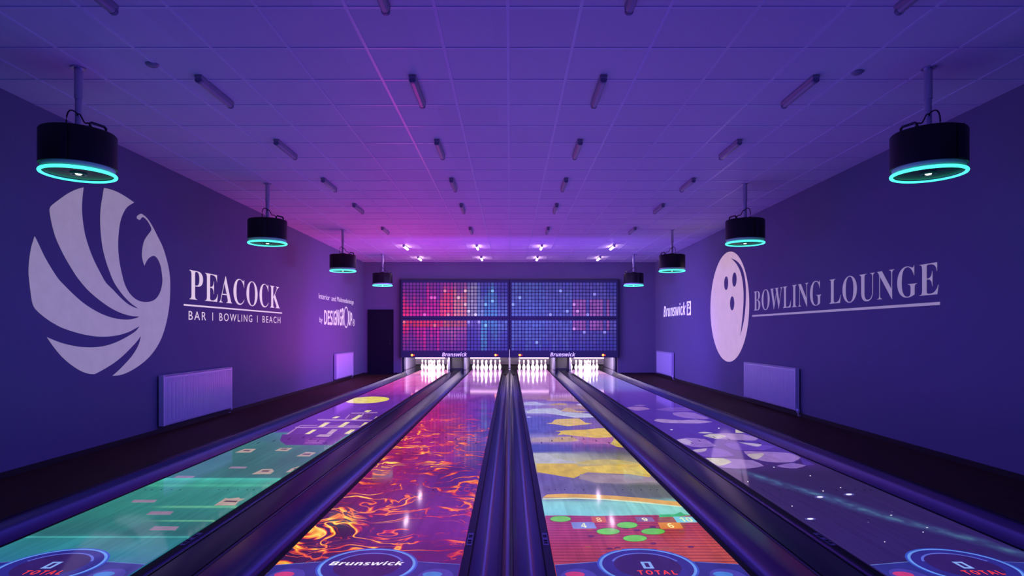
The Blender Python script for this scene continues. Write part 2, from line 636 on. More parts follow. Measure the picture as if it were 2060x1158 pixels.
def lane_lava(g):
    # magenta to violet ground, darker near the player
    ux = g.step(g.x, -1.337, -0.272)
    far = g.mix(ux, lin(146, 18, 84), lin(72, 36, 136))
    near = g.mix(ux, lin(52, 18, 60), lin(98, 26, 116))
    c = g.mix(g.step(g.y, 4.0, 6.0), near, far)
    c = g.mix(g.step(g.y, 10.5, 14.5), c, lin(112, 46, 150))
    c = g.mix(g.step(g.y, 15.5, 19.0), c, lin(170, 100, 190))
    n0 = g.noise(g.vec(g.m('MULTIPLY', g.x, 2.0), g.y), 1.2, 4)
    c = g.scale(c, g.step(n0, 0.25, 0.75, 0.6, 1.15))
    # lava veins: folded noise layers, thin threads with a few broad tongues
    w = g.m('MULTIPLY', g.m('SUBTRACT', g.noise(g.pos, 1.3, 2), 0.5), 1.5)
    w2 = g.m('MULTIPLY', g.m('SUBTRACT', g.noise(g.vec(g.y, g.x, 3.0), 1.9, 2), 0.5), 1.3)

    def veins(ax, ay, sc, seed, det, k):
        p = g.vec(g.m('ADD', g.m('MULTIPLY', g.x, ax), w), g.m('ADD', g.m('MULTIPLY', g.y, ay), w2), seed)
        return g.m('SUBTRACT', 1.0, g.m('MULTIPLY', g.m('ABSOLUTE', g.m('SUBTRACT', g.noise(p, sc, det, 0.5, 0.3), 0.5)), k), clamp=True)

    v1 = veins(0.9, 1.25, 2.6, 1.7, 2.0, 20.0)
    v2 = veins(0.7, 1.7, 3.4, 8.3, 2.5, 26.0)
    v3 = veins(1.3, 2.4, 4.2, 5.1, 2.0, 30.0)
    big = g.noise(g.vec(g.m('MULTIPLY', g.x, 1.2), g.m('MULTIPLY', g.y, 0.8), 4.0), 1.5, 2)
    wid = g.noise(g.vec(g.m('MULTIPLY', g.x, 2.2), g.m('MULTIPLY', g.y, 1.6), 9.0), 1.7, 2)
    left = g.m('ADD', g.m('MULTIPLY', g.m('SUBTRACT', 1.0, ux), 0.35), 0.65)
    v1 = g.m('MULTIPLY', v1, g.m('MULTIPLY', g.step(wid, 0.36, 0.62, 0.35, 1.0), left))
    v2 = g.m('MULTIPLY', v2, g.m('MULTIPLY', g.step(big, 0.60, 0.36, 0.0, 0.75), left))
    v3 = g.m('MULTIPLY', v3, g.step(big, 0.44, 0.62, 0.0, 0.55))
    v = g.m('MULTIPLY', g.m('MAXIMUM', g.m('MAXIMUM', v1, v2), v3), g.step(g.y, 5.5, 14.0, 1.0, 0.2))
    e = g.ramp(v, [(0.0, (0, 0, 0, 1)), (0.16, lin(90, 8, 20)), (0.36, lin(215, 38, 20)), (0.56, lin(245, 120, 16)),
                   (0.76, lin(255, 200, 40)), (1.0, lin(255, 240, 120))])
    return g.mix(g.step(v, 0.08, 0.5), c, e)


def lane_leaves(g):
    ux = g.step(g.x, 0.272, 1.337)
    L = yramp(g, [(743, lin(200, 150, 210)), (768, lin(160, 105, 185)), (788, lin(120, 70, 160)), (800, lin(150, 110, 150)),
                  (806, lin(120, 80, 160)), (812, lin(160, 155, 195)), (818, lin(115, 90, 170)), (828, lin(160, 155, 200)),
                  (834, lin(110, 90, 165)), (840, lin(74, 72, 158)), (870, lin(72, 74, 160)), (880, lin(140, 130, 180)),
                  (888, lin(150, 120, 170)), (895, lin(68, 72, 160)), (908, lin(66, 70, 160)), (913, lin(178, 180, 180)),
                  (930, lin(186, 182, 150)), (945, lin(176, 140, 100)), (953, lin(96, 84, 160)), (975, lin(100, 92, 156)),
                  (1000, lin(92, 86, 140)), (1010, lin(130, 205, 205)), (1036, lin(120, 200, 212)), (1037, lin(160, 58, 100)),
                  (1090, lin(168, 54, 78)), (1130, lin(160, 54, 66))], 0.004)
    R = yramp(g, [(743, lin(180, 110, 190)), (768, lin(150, 90, 170)), (788, lin(128, 72, 150)), (801, lin(160, 110, 120)),
                  (808, lin(90, 58, 150)), (820, lin(170, 130, 110)), (828, lin(86, 62, 150)), (840, lin(96, 82, 150)),
                  (862, lin(100, 86, 140)), (878, lin(176, 120, 120)), (892, lin(130, 80, 140)), (900, lin(90, 66, 110)),
                  (912, lin(92, 94, 84)), (928, lin(160, 150, 110)), (940, lin(170, 150, 80)), (956, lin(146, 130, 132)),
                  (968, lin(150, 140, 140)), (976, lin(92, 98, 80)), (1000, lin(92, 104, 88)), (1012, lin(142, 214, 196)),
                  (1036, lin(130, 208, 186)), (1037, lin(166, 48, 44)), (1090, lin(190, 72, 48)), (1130, lin(196, 82, 54))], 0.004)
    c = g.mix(ux, L, R)
    # brick courses of the red court near the player
    br = g.m('FRACT', g.m('DIVIDE', g.y, 0.052))
    dark = g.m('MULTIPLY', g.step(br, 0.62, 0.9), g.step(g.y, yv(1037), yv(1038)))
    c = g.mix(g.m('MULTIPLY', dark, 0.7), c, lin(84, 20, 36))
    n = g.noise(g.vec(g.m('MULTIPLY', g.x, 3.0), g.m('MULTIPLY', g.y, 1.2)), 2.0, 4)
    c = g.scale(c, g.step(n, 0.25, 0.75, 0.84, 1.10))
    return g.scale(c, 0.98)


def lane_stars(g):
    c = yramp(g, [(743, lin(190, 130, 200)), (765, lin(120, 112, 190)), (780, lin(96, 92, 180)), (790, lin(76, 48, 150)),
                  (820, lin(62, 36, 138)), (870, lin(58, 34, 132)), (915, lin(56, 32, 112)), (938, lin(50, 32, 84)),
                  (950, lin(36, 28, 60)), (1000, lin(36, 27, 70)), (1080, lin(36, 25, 82)), (1158, lin(34, 24, 88))])
    # a soft green-blue ribbon of light
    ctr = g.m('ADD', g.m('MULTIPLY', g.y, -0.395), 4.575)
    ctr = g.m('ADD', ctr, g.m('MULTIPLY', g.m('SUBTRACT', g.noise(g.pos, 1.2, 2), 0.5), 0.25))
    d = g.m('ABSOLUTE', g.m('SUBTRACT', g.x, ctr))
    n = g.noise(g.vec(g.m('MULTIPLY', g.x, 7), g.m('MULTIPLY', g.y, 5)), 1.5, 4)
    s = g.m('MULTIPLY', g.step(d, 0.0, 0.13, 1, 0), g.step(n, 0.25, 0.75, 0.25, 1.0))
    s = g.m('MULTIPLY', s, g.step(g.y, 6.3, 5.6))
    c = g.mix(g.m('MULTIPLY', s, 0.75), c, lin(62, 92, 140))
    s2 = g.m('MULTIPLY', g.step(d, 0.0, 0.05, 1, 0), g.m('MULTIPLY', g.step(g.y, 6.3, 5.6), g.step(n, 0.4, 0.7)))
    c = g.mix(g.m('MULTIPLY', s2, 0.6), c, lin(80, 128, 140))
    # small stars
    vo = nt_vor(g, 4.5)
    st = g.m('MULTIPLY', g.step(vo, 0.035, 0.015), g.step(g.y, 6.2, 5.9))
    return g.mix(g.m('MULTIPLY', st, 0.7), c, lin(150, 150, 210))


def nt_vor(g, scale):
    n = g.nt.nodes.new('ShaderNodeTexVoronoi')
    g.put(n.inputs['Vector'], g.vec(g.x, g.m('MULTIPLY', g.y, 0.8)))
    n.inputs['Scale'].default_value = scale
    n.inputs['Randomness'].default_value = 1.0
    return n.outputs['Distance']


LANE_OBJ = []
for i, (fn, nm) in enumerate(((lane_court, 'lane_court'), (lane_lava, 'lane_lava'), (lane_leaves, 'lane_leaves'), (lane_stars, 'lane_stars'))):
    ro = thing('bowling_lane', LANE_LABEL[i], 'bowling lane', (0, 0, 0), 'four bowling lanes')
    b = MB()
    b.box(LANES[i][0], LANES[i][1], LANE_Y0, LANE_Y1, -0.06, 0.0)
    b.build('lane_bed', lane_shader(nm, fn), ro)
    LANE_OBJ.append(ro)

PROJ = {}
LAYER = [0] * 4


def proj_mat(c, k=1.0):
    key = (c, k)
    if key not in PROJ:
        m, nt, bs = new_mat('projected_light')
        g = NG(nt)
        gr = g.noise(g.vec(g.m('MULTIPLY', g.x, 90), g.m('MULTIPLY', g.y, 3.0)), 1.0, 3)
        lo = g.noise(g.vec(g.m('MULTIPLY', g.x, 5), g.m('MULTIPLY', g.y, 2.2)), 2.0, 4)
        f = g.m('MULTIPLY', g.m('ADD', g.m('MULTIPLY', gr, 0.25), 0.86), g.step(lo, 0.25, 0.75, 0.82, 1.12))
        nt.links.new(g.scale(lin(*c)[:3], f), bs.inputs['Emission Color'])
        bs.inputs['Emission Strength'].default_value = k  # shape glows itself in place of light from a projector
        bs.inputs['Base Color'].default_value = (0.17, 0.105, 0.055, 1)
        bs.inputs['Roughness'].default_value = 0.07
        bs.inputs['Specular IOR Level'].default_value = 0.27
        PROJ[key] = m
    return PROJ[key]


def lane_shape(i, name, pts, color, k=1.0, rnd=0, px=True, label=None):
    """a projected shape on lane i, from outlines read on the lane surface"""
    LAYER[i] += 1
    z = 0.0004 + 0.00002 * LAYER[i]
    if rnd:
        pts = smooth_closed(pts, rnd)
    P = [on_lane(x, y) for x, y in pts] if px else [(x, y, 0) for x, y in pts]
    a, c = LANES[i]
    P = [(min(max(x, a + 0.001), c - 0.001), max(y, LANE_Y0 + 0.01), z) for x, y, _ in P]
    b = MB()
    b.add(P, [tuple(range(len(P)))])
    o = b.build(name, proj_mat(color, k), LANE_OBJ[i])
    if label:
        o['label'] = label
    return o


def ring_shape(i, name, cx, cy, r0, r1, color, k=1.0, a0=0, a1=360):
    LAYER[i] += 1
    z = 0.0004 + 0.00002 * LAYER[i]
    b = MB()
    n = 64
    A = [math.radians(a0 + (a1 - a0) * q / n) for q in range(n + 1)]
    vs = [(cx + r0 * math.cos(t), cy + r0 * math.sin(t), z) for t in A] + [(cx + r1 * math.cos(t), cy + r1 * math.sin(t), z) for t in A]
    b.add(vs, [(q, q + 1, n + 2 + q, n + 1 + q) for q in range(n)])
    return b.build(name, proj_mat(color, k), LANE_OBJ[i])


def ellipse(cx, cy, rx, ry, n=28):
    return [(cx + rx * math.cos(2 * math.pi * q / n), cy + ry * math.sin(2 * math.pi * q / n)) for q in range(n)]


# dots and arrows inlaid in the lanes
M_INLAY = mat('lane_inlay', (0.02, 0.012, 0.01), 0.2)
for i, cx in enumerate(LC):
    for off in (-0.46, -0.405, -0.325, -0.24, -0.165, 0.165, 0.24, 0.325, 0.405, 0.46):
        b = MB()
        b.add([(cx + off + 0.0065 * math.cos(q * math.pi / 5), 5.28 + 0.012 * math.sin(q * math.pi / 5), 0.0035) for q in range(10)], [tuple(range(10))])
        b.build('lane_dot', M_INLAY, LANE_OBJ[i])
    for k in range(-3, 4):
        x, y = cx + 0.136 * k, 7.95 - 0.14 * abs(k)
        b = MB()
        b.add([(x - 0.012, y - 0.06, 0.0035), (x, y - 0.045, 0.0035), (x + 0.012, y - 0.06, 0.0035), (x, y + 0.07, 0.0035)], [(0, 1, 3), (1, 2, 3)])
        b.build('lane_arrow', M_INLAY, LANE_OBJ[i])

# score dial at the near end of every lane
for i, cx in enumerate(LC):
    cy = 3.57
    a, c = LANES[i]
    lane_shape(i, 'dial_panel', [(a, 2.92), (c, 2.92), (c, 3.585), (cx + 0.26, 3.63), (cx - 0.26, 3.63), (a, 3.575)], (36, 44, 138), 0.9, px=False)
    lane_shape(i, 'dial_panel_edge', [(a, 3.575), (cx - 0.26, 3.63), (cx - 0.26, 3.637), (a, 3.582)], (112, 140, 220), 0.9, px=False)
    lane_shape(i, 'dial_panel_edge', [(c, 3.585), (cx + 0.26, 3.63), (cx + 0.26, 3.637), (c, 3.592)], (90, 120, 210), 0.9, px=False)
    lane_shape(i, 'dial_glow', ellipse(cx, cy, 0.286, 0.286, 64), (48, 84, 205), 0.9, px=False)
    lane_shape(i, 'dial_face', ellipse(cx, cy, 0.258, 0.258, 64), (38, 40, 140), 0.9, px=False)
    ring_shape(i, 'dial_rim', cx, cy, 0.258, 0.274, (100, 150, 235), 1.0)
    ring_shape(i, 'dial_inner_rim', cx, cy, 0.192, 0.206, (92, 108, 220), 0.9, 20, 160)
    lane_shape(i, 'dial_center', ellipse(cx, cy, 0.190, 0.190, 64), (44, 24, 96), 0.9, px=False)
    for s, col in ((-1, (205, 60, 120)), (1, (66, 130, 220))):
        lane_shape(i, 'dial_button', ellipse(cx + s * 0.41, 3.40, 0.10, 0.125, 28), (66, 62, 170), 0.9, px=False)
        lane_shape(i, 'dial_button_light', ellipse(cx + s * 0.41 - 0.02, 3.44, 0.055, 0.04, 20), col, 0.9, px=False)
    b = MB()
    LAYER[i] += 1
    z = 0.0004 + 0.00002 * LAYER[i]
    if i == 1:
        add_text(b, bold_italic('Brunswick'), lambda u, v: (cx - 0.225 + 0.43 * u, 3.575 + 0.062 * v, z))
        b.build('dial_lettering', proj_mat((240, 235, 255), 1.1), LANE_OBJ[i])
    else:
        # a squared zero
        b.box(cx - 0.030, cx - 0.012, 3.525, 3.63, z, z + 0.0002)
        b.box(cx + 0.012, cx + 0.030, 3.525, 3.63, z, z + 0.0002)
        b.box(cx - 0.012, cx + 0.012, 3.525, 3.545, z, z + 0.0002)
        b.box(cx - 0.012, cx + 0.012, 3.61, 3.63, z, z + 0.0002)
        b.build('dial_digit', proj_mat((130, 165, 235), 1.0), LANE_OBJ[i])
        b = MB()
        add_text(b, bold_sans('TOTAL'), lambda u, v: (cx - 0.075 + 0.215 * u, 3.438 + 0.06 * v, z), 1.35)
        b.build('dial_lettering', proj_mat((250, 60, 40), 1.1), LANE_OBJ[i])

# leftmost lane: moon, temple, floating letter tiles
lane_shape(0, 'projected_moon', ellipse(LC[0] - 0.19, 12.33, 0.415, 0.62, 40), (232, 216, 106), 0.95, px=False)
R_TE, K_TE = (560, 740), 6.433
for pts, c in ((((50, 858), (900, 858), (700, 995), (100, 995), (20, 940)), (86, 44, 128)),
               (((360, 905), (640, 905), (560, 990), (320, 990)), (120, 58, 140)),
               (((560, 690), (1190, 690), (1060, 790), (1010, 858), (120, 858), (250, 770), (470, 765)), (98, 52, 150)),
               (((930, 590), (1230, 590), (1150, 670), (860, 670)), (100, 54, 140))):
    lane_shape(0, 'projected_temple_wall', crop(R_TE, K_TE, pts), c, 0.85)
for pts in (((945, 578), (1280, 570), (1285, 582), (945, 590)), ((500, 660), (1230, 668), (1225, 682), (510, 678)),
            ((215, 762), (1070, 756), (1060, 770), (225, 774)), ((280, 738), (510, 736), (505, 745), (275, 748)),
            ((100, 858), (130, 858), (290, 745), (270, 745)), ((1060, 640), (1075, 640), (1110, 585), (1095, 585)),
            ((385, 940), (600, 940), (595, 947), (380, 947)), ((350, 965), (570, 965), (565, 972), (345, 972)),
            ((620, 700), (680, 700), (590, 765), (560, 765)), ((860, 655), (880, 655), (930, 600), (915, 600)),
            ((640, 745), (1050, 740), (1045, 747), (640, 752))):
    lane_shape(0, 'projected_temple_beam', crop(R_TE, K_TE, pts), (176, 132, 190), 0.9)
for pts in (((340, 855), (400, 855), (500, 797), (445, 797)), ((510, 762), (575, 762), (665, 706), (605, 704)),
            ((765, 763), (835, 763), (928, 700), (868, 700)), ((850, 850), (910, 853), (1000, 797), (940, 795)),
            ((1045, 765), (1080, 750), (1165, 705), (1120, 703)), ((935, 668), (1000, 668), (1090, 610), (1040, 608)),
            ((1235, 657), (1265, 650), (1295, 627), (1265, 630)), ((690, 648), (745, 650), (800, 626), (745, 626)),
            ((1110, 560), (1160, 572), (1210, 548), (1150, 545))):
    lane_shape(0, 'projected_temple_window', crop(R_TE, K_TE, pts), (232, 218, 150), 0.95)
for pts in (((480, 886), (650, 888), (700, 860), (535, 858)), ((620, 855), (690, 855), (770, 795), (700, 790))):
    lane_shape(0, 'projected_temple_door', crop(R_TE, K_TE, pts), (190, 160, 178), 0.9)
R_FG, K_FG = (250, 900), 4.4875
for pts in (((60, 495), (85, 472), (298, 472), (270, 495)), ((193, 606), (245, 575), (448, 575), (415, 606)),
            ((220, 747), (275, 710), (495, 712), (462, 747)), ((445, 273), (480, 254), (642, 256), (612, 274)),
            ((938, 187), (965, 171), (1113, 173), (1090, 188))):
    lane_shape(0, 'projected_plank', crop(R_FG, K_FG, pts), (150, 130, 152), 0.85)
for pts, sg in ((((810, 522), (912, 455), (945, 460), (1035, 450), (1050, 462), (1092, 460), (1030, 488), (1002, 522)), ((890, 490), (920, 478), (1030, 480), (1005, 494))),
                (((1150, 240), (1245, 195), (1335, 192), (1352, 212), (1318, 238)), ((1230, 216), (1250, 206), (1318, 206), (1298, 218))),
                (((1000, 45), (1085, 12), (1188, 12), (1140, 44)), ((1065, 30), (1085, 22), (1145, 22), (1125, 32))),
                (((1358, 28), (1410, 5), (1520, 3), (1470, 32)), ((1405, 17), (1425, 11), (1480, 11), (1460, 19))),
                (((1553, 78), (1640, 40), (1730, 45), (1670, 80)), ((1600, 64), (1625, 53), (1695, 54), (1670, 66))),
                (((1458, 222), (1510, 190), (1600, 165), (1510, 222)), ((1525, 195), (1540, 186), (1560, 186), (1545, 196)))):
    lane_shape(0, 'projected_tile', crop(R_FG, K_FG, pts), (190, 168, 150), 0.85)
    lane_shape(0, 'projected_tile_symbol', crop(R_FG, K_FG, sg), (84, 62, 58), 0.8)

# lane of leaves: leaves, clouds, the aqua band's golden rim, numbered tiles
R_A, K_A = (1040, 780), 6.867
R_B, K_B = (1060, 880), 5.722
R_G, K_G = (1080, 1020), 5.421
for pts, c in ((((405, 490), (480, 480), (520, 440), (560, 430), (850, 420), (890, 440), (945, 480), (1045, 492), (960, 505), (880, 510), (750, 525), (700, 530), (600, 512), (480, 495)), (214, 178, 62)),):
    lane_shape(2, 'projected_leaf', crop(R_A, K_A, pts), c, 0.95)
for pts, c in ((((525, 595), (700, 585), (960, 575), (1110, 558), (1210, 556), (1320, 665), (1290, 680), (1100, 690), (800, 660), (640, 640), (560, 650), (610, 605)), (222, 186, 52)),
               (((200, 690), (560, 675), (800, 690), (860, 730), (700, 745), (200, 745)), (176, 150, 150)),
               (((560, 680), (760, 670), (850, 725), (640, 745), (450, 740)), (196, 160, 96)),
               (((860, 700), (1250, 685), (1330, 700), (1400, 780), (1180, 770), (930, 775)), (168, 104, 150)),
               (((1290, 770), (1330, 725), (1350, 690), (1480, 800), (1470, 824), (1380, 812)), (214, 184, 48)),
               (((100, 200), (250, 190), (400, 228), (250, 234), (105, 234)), (176, 176, 210)),
               (((130, 320), (230, 290), (520, 280), (640, 330), (1000, 355), (1075, 405), (800, 410), (560, 370), (400, 350), (140, 350)), (184, 186, 204)),
               (((430, 230), (600, 205), (680, 215), (700, 235), (480, 240)), (184, 146, 96)),
               (((600, 315), (690, 270), (760, 290), (830, 315), (980, 325), (880, 340), (700, 330)), (196, 158, 96)),
               (((400, 150), (820, 150), (860, 195), (700, 180), (420, 180)), (166, 120, 130)),
               (((820, 228), (880, 215), (905, 250)), (190, 186, 220)),
               (((135, 400), (165, 395), (205, 405), (150, 408)), (190, 190, 225))):
    lane_shape(2, 'projected_paint_stroke', crop(R_A, K_A, pts), c, 0.9)
for pts, c in ((((80, 180), (220, 180), (290, 215), (390, 250), (560, 275), (580, 292), (95, 292)), (186, 184, 190)),
               (((560, 290), (700, 262), (900, 250), (1080, 258), (1280, 290), (1330, 310), (700, 310)), (200, 180, 92)),
               (((110, 300), (330, 300), (560, 300), (600, 330), (900, 315), (1320, 305), (1440, 430), (1420, 455), (1180, 420), (880, 408), (700, 395), (540, 465), (380, 440), (120, 395)), (214, 178, 62)),
               (((600, 340), (900, 320), (1100, 330), (1160, 400), (900, 408), (700, 370)), (228, 196, 76)),
               (((1180, 350), (1340, 320), (1420, 425), (1340, 415)), (230, 200, 70)),
               (((610, 420), (1150, 430), (1480, 470), (1500, 500), (1140, 525), (800, 520), (600, 470)), (158, 140, 150)),
               (((182, 690), (230, 655), (420, 645), (700, 652), (1000, 668), (1280, 690), (1600, 725), (1750, 735), (1800, 790), (1600, 770), (1250, 730), (900, 705), (560, 690)), (226, 172, 64)),
               (((182, 700), (560, 690), (900, 706), (1250, 731), (1600, 771), (1800, 790), (1805, 800), (1500, 768), (1200, 742), (900, 716), (560, 702), (185, 710)), (220, 236, 190)),
               (((1520, 885), (1700, 882), (1770, 855), (1810, 880), (1880, 890), (1690, 912), (1525, 915)), (56, 176, 100))):
    lane_shape(2, 'projected_paint_stroke', crop(R_B, K_B, pts), c, 0.92)
rng = random.Random(5)
for q in range(22):
    u, v = rng.uniform(560, 1700), rng.uniform(180, 470)
    x, y = crop(R_G, K_G, [(u, v)])[0]
    lane_shape(2, 'projected_brick_chip', ellipse(x, y, 7, 2.2, 10), (178, 82, 66) if q % 3 else (104, 36, 84), 0.8)
for pts, c, t, tc in ((((372, 165), (620, 162), (652, 232), (395, 235)), (126, 146, 214), '4', (232, 232, 190)),
                      (((590, 104), (745, 104), (760, 165), (608, 168)), (212, 96, 44), '8', (250, 210, 130)),
                      (((1065, 108), (1255, 108), (1290, 158), (1100, 160)), (132, 100, 140), '9', (235, 230, 190)),
                      (((1320, 168), (1560, 168), (1598, 232), (1352, 236)), (232, 134, 28), '6', (250, 232, 150)),
                      (((1482, 102), (1720, 104), (1775, 165), (1530, 168)), (130, 206, 226), '10', (225, 240, 170))):
    P = crop(R_G, K_G, pts)
    lane_shape(2, 'projected_number_tile', P, c, 0.92)
    Q = [on_lane(x, y) for x, y in P]
    mx, my = sum(q[0] for q in Q) / 4, sum(q[1] for q in Q) / 4
    h = (Q[0][1] - Q[3][1])
    LAYER[2] += 1
    z = 0.0004 + 0.00002 * LAYER[2]
    b = MB()
    w = 0.038 if len(t) == 1 else 0.085
    if mx + w / 2 > LANES[2][1] - 0.002:
        mx = LANES[2][1] - 0.002 - w / 2
    add_text(b, bold_sans(t) if not t.isdigit() else ''.join(chr(0x1D7EC + int(q)) for q in t), lambda u, v: (mx - w / 2 + w * u, my - h * 0.36 + h * 0.72 * v, z))
    b.build('projected_number', proj_mat(tc, 1.0), LANE_OBJ[2])
for cx, cy, rx, ry in ((258, 128, 112, 30), (985, 196, 112, 32), (778, 265, 124, 33), (1268, 265, 128, 32), (1070, 340, 128, 34)):
    x, y = crop(R_G, K_G, [(cx, cy)])[0]
    lane_shape(2, 'projected_green_blob', ellipse(x, y, rx / K_G + 1.0, ry / K_G + 0.8), (44, 120, 48), 0.85)
    lane_shape(2, 'projected_green_blob', ellipse(x, y, rx / K_G, ry / K_G), (108, 204, 56), 0.95)
# lane of stars: pale clouds and bright stars
R_C, K_C = (1260, 780), 5.421
for pts, c in ((((5, 215), (60, 205), (180, 205), (262, 230), (180, 242), (90, 245)), (150, 112, 186)),
               (((70, 190), (150, 182), (220, 190), (150, 195)), (138, 104, 184)),
               (((320, 235), (440, 215), (640, 215), (730, 250), (480, 255)), (106, 72, 170)),
               (((505, 272), (600, 262), (740, 272), (900, 330), (840, 340), (640, 325), (520, 295)), (140, 106, 186)),
               (((300, 355), (340, 338), (480, 345), (620, 352), (760, 345), (940, 370), (800, 386), (600, 384), (400, 378)), (168, 138, 196)),
               (((780, 488), (850, 478), (950, 490), (850, 496)), (196, 184, 186)),
               (((835, 520), (920, 500), (1080, 495), (1280, 505), (1440, 545), (1400, 572), (1200, 566), (980, 555)), (158, 128, 186)),
               (((835, 520), (920, 502), (1050, 510), (1090, 530), (1010, 552), (930, 545)), (200, 190, 180)),
               (((1190, 450), (1290, 492), (1190, 488)), (206, 198, 170)),
               (((545, 565), (650, 545), (850, 556), (930, 600), (985, 632), (800, 648), (640, 620)), (146, 112, 188)),
               (((550, 566), (640, 555), (720, 585), (690, 620), (600, 600)), (192, 170, 206)),
               (((1060, 610), (1260, 590), (1620, 640), (1480, 680), (1180, 672)), (92, 60, 172)),
               (((1225, 592), (1400, 605), (1480, 618), (1430, 640), (1290, 610)), (190, 176, 196)),
               (((720, 675), (880, 655), (1060, 668), (1180, 740), (1000, 755), (840, 745)), (112, 78, 176)),
               (((715, 676), (880, 657), (860, 690), (770, 702)), (190, 170, 188)),
               (((1280, 690), (1500, 695), (1780, 710), (1905, 760), (1820, 805), (1640, 812), (1460, 790), (1330, 745)), (152, 118, 188)),
               (((1320, 720), (1480, 712), (1500, 730), (1420, 780), (1340, 750)), (196, 178, 182)),
               (((860, 762), (1080, 770), (1380, 790), (1500, 850), (1330, 878), (1060, 872), (960, 830)), (146, 116, 186)),
               (((862, 762), (1060, 768), (1150, 808), (1050, 845), (980, 840)), (204, 200, 166)),
               (((1640, 850), (1800, 818), (1960, 845), (1860, 875), (1720, 870)), (140, 108, 190)),
               (((1890, 755), (2050, 835), (1940, 840)), (78, 54, 160))):
    lane_shape(3, 'projected_cloud', crop(R_C, K_C, pts), c, 0.8, 2)
R_S, K_S = (1400, 940), 5.15
for u, v, r in ((1285, 306, 46), (1585, 279, 46), (1185, 532, 46), (1318, 243, 12), (1184, 86, 10), (538, 147, 8), (1956, 770, 9), (2020, 495, 12), (1500, 208, 9), (996, 400, 8)):
    x, y = crop(R_S, K_S, [(u, v)])[0]
    if r > 20:
        lane_shape(3, 'projected_star_glow', ellipse(x, y, r / K_S * 1.25, 2.6), (86, 84, 170), 0.8)
    lane_shape(3, 'projected_star', ellipse(x, y, max(1.3, r / K_S * 0.7), max(0.7, 1.7 * r / 46)), (238, 238, 250), 1.1)
for x, y, r in ((1793, 1036, 2), (1865, 1061, 2.4), (1857, 1070, 1.8), (1351, 864, 3), (1446, 861, 2), (1557, 939.5, 1.6)):
    lane_shape(3, 'projected_star', ellipse(x, y, r, 0.9, 12), (200, 200, 235), 1.0)

# ------------------------------------------------------------------ gutters, covers, caps
GY0, GY1 = 2.9, 20.38


def arc(cx, cz, r, a0, a1, n):
    return [(cx + r * math.cos(math.radians(a0 + (a1 - a0) * i / n)), cz + r * math.sin(math.radians(a0 + (a1 - a0) * i / n))) for i in range(n + 1)]


def gutter(edge, d, label, width, lip, top, sticker):
    """edge: lane edge x; d: +1 gutter runs to the right; width: lane edge to the cover, top: height it climbs to"""
    prof = [(0.002, -0.006), (0.050, -0.008), (0.058, -0.016)]
    w = width - 0.058
    for q in range(1, 14):
        t = q / 14
        z = -0.016 - 0.070 * math.sin(math.pi * min(1, t * 1.06)) ** 0.8 if t * 1.06 < 1 else -0.016
        prof.append((0.058 + w * 0.88 * t, z))
    prof += [(width - 0.020, lip), (width - 0.006, (lip + top) / 2), (width, top)]
    outer = [(x, z) for x, z in prof]
    under = [(x, z - 0.012) for x, z in reversed(prof)]
    under = [(min(x + 0.0, width), z) for x, z in under]
    P = [(edge + d * x, z) for x, z in outer + under]
    b = MB()
    b.prism_y(P, GY0, GY1)
    b.mi[0] = b.mi[1] = 1
    o = b.build('gutter', [M_GUTTER, M_FLANGE], smooth=True)
    tag(o, label, 'gutter', 'lane gutters')
    if sticker:
        s = MB()
        s.box(edge + d * 0.027 - 0.017, edge + d * 0.027 + 0.017, 3.93, 4.17, -0.0075, -0.0055)
        so = s.build('sensor_label', mat('sensor_label_paper', (0.16, 0.15, 0.22), 0.5), o)
        so['label'] = 'small pale sensor label'
        s = MB()
        for y0, y1 in ((3.96, 3.985), (4.0, 4.03), (4.08, 4.10), (4.11, 4.13)):
            s.box(edge + d * 0.027 - 0.012, edge + d * 0.027 + 0.012, y0, y1, -0.0055, -0.0045)
        s.build('sensor_print', M_SEAM, so)
    return o


gutter(LANES[0][0], -1, 'black glossy gutter along the outer side of the green court lane', 0.250, 0.0, 0.062, False)
gutter(LANES[0][1], 1, 'black glossy gutter between the green court lane and the left ball return cover', 0.246, 0.02, 0.095, True)
gutter(LANES[1][0], -1, 'black glossy gutter between the left ball return cover and the lava lane', 0.246, 0.02, 0.095, False)
gutter(LANES[1][1], 1, 'black glossy gutter on the right of the lava lane, beside the centre divider', 0.238, -0.005, 0.020, True)
gutter(LANES[2][0], -1, 'black glossy gutter on the left of the leaf lane, beside the centre divider', 0.238, -0.005, 0.020, True)
gutter(LANES[2][1], 1, 'black glossy gutter between the leaf lane and the right ball return cover', 0.246, 0.02, 0.095, False)
gutter(LANES[3][0], -1, 'black glossy gutter between the right ball return cover and the starry lane', 0.246, 0.02, 0.095, True)
gutter(LANES[3][1], 1, 'black glossy gutter along the outer side of the starry lane', 0.250, 0.0, 0.062, False)

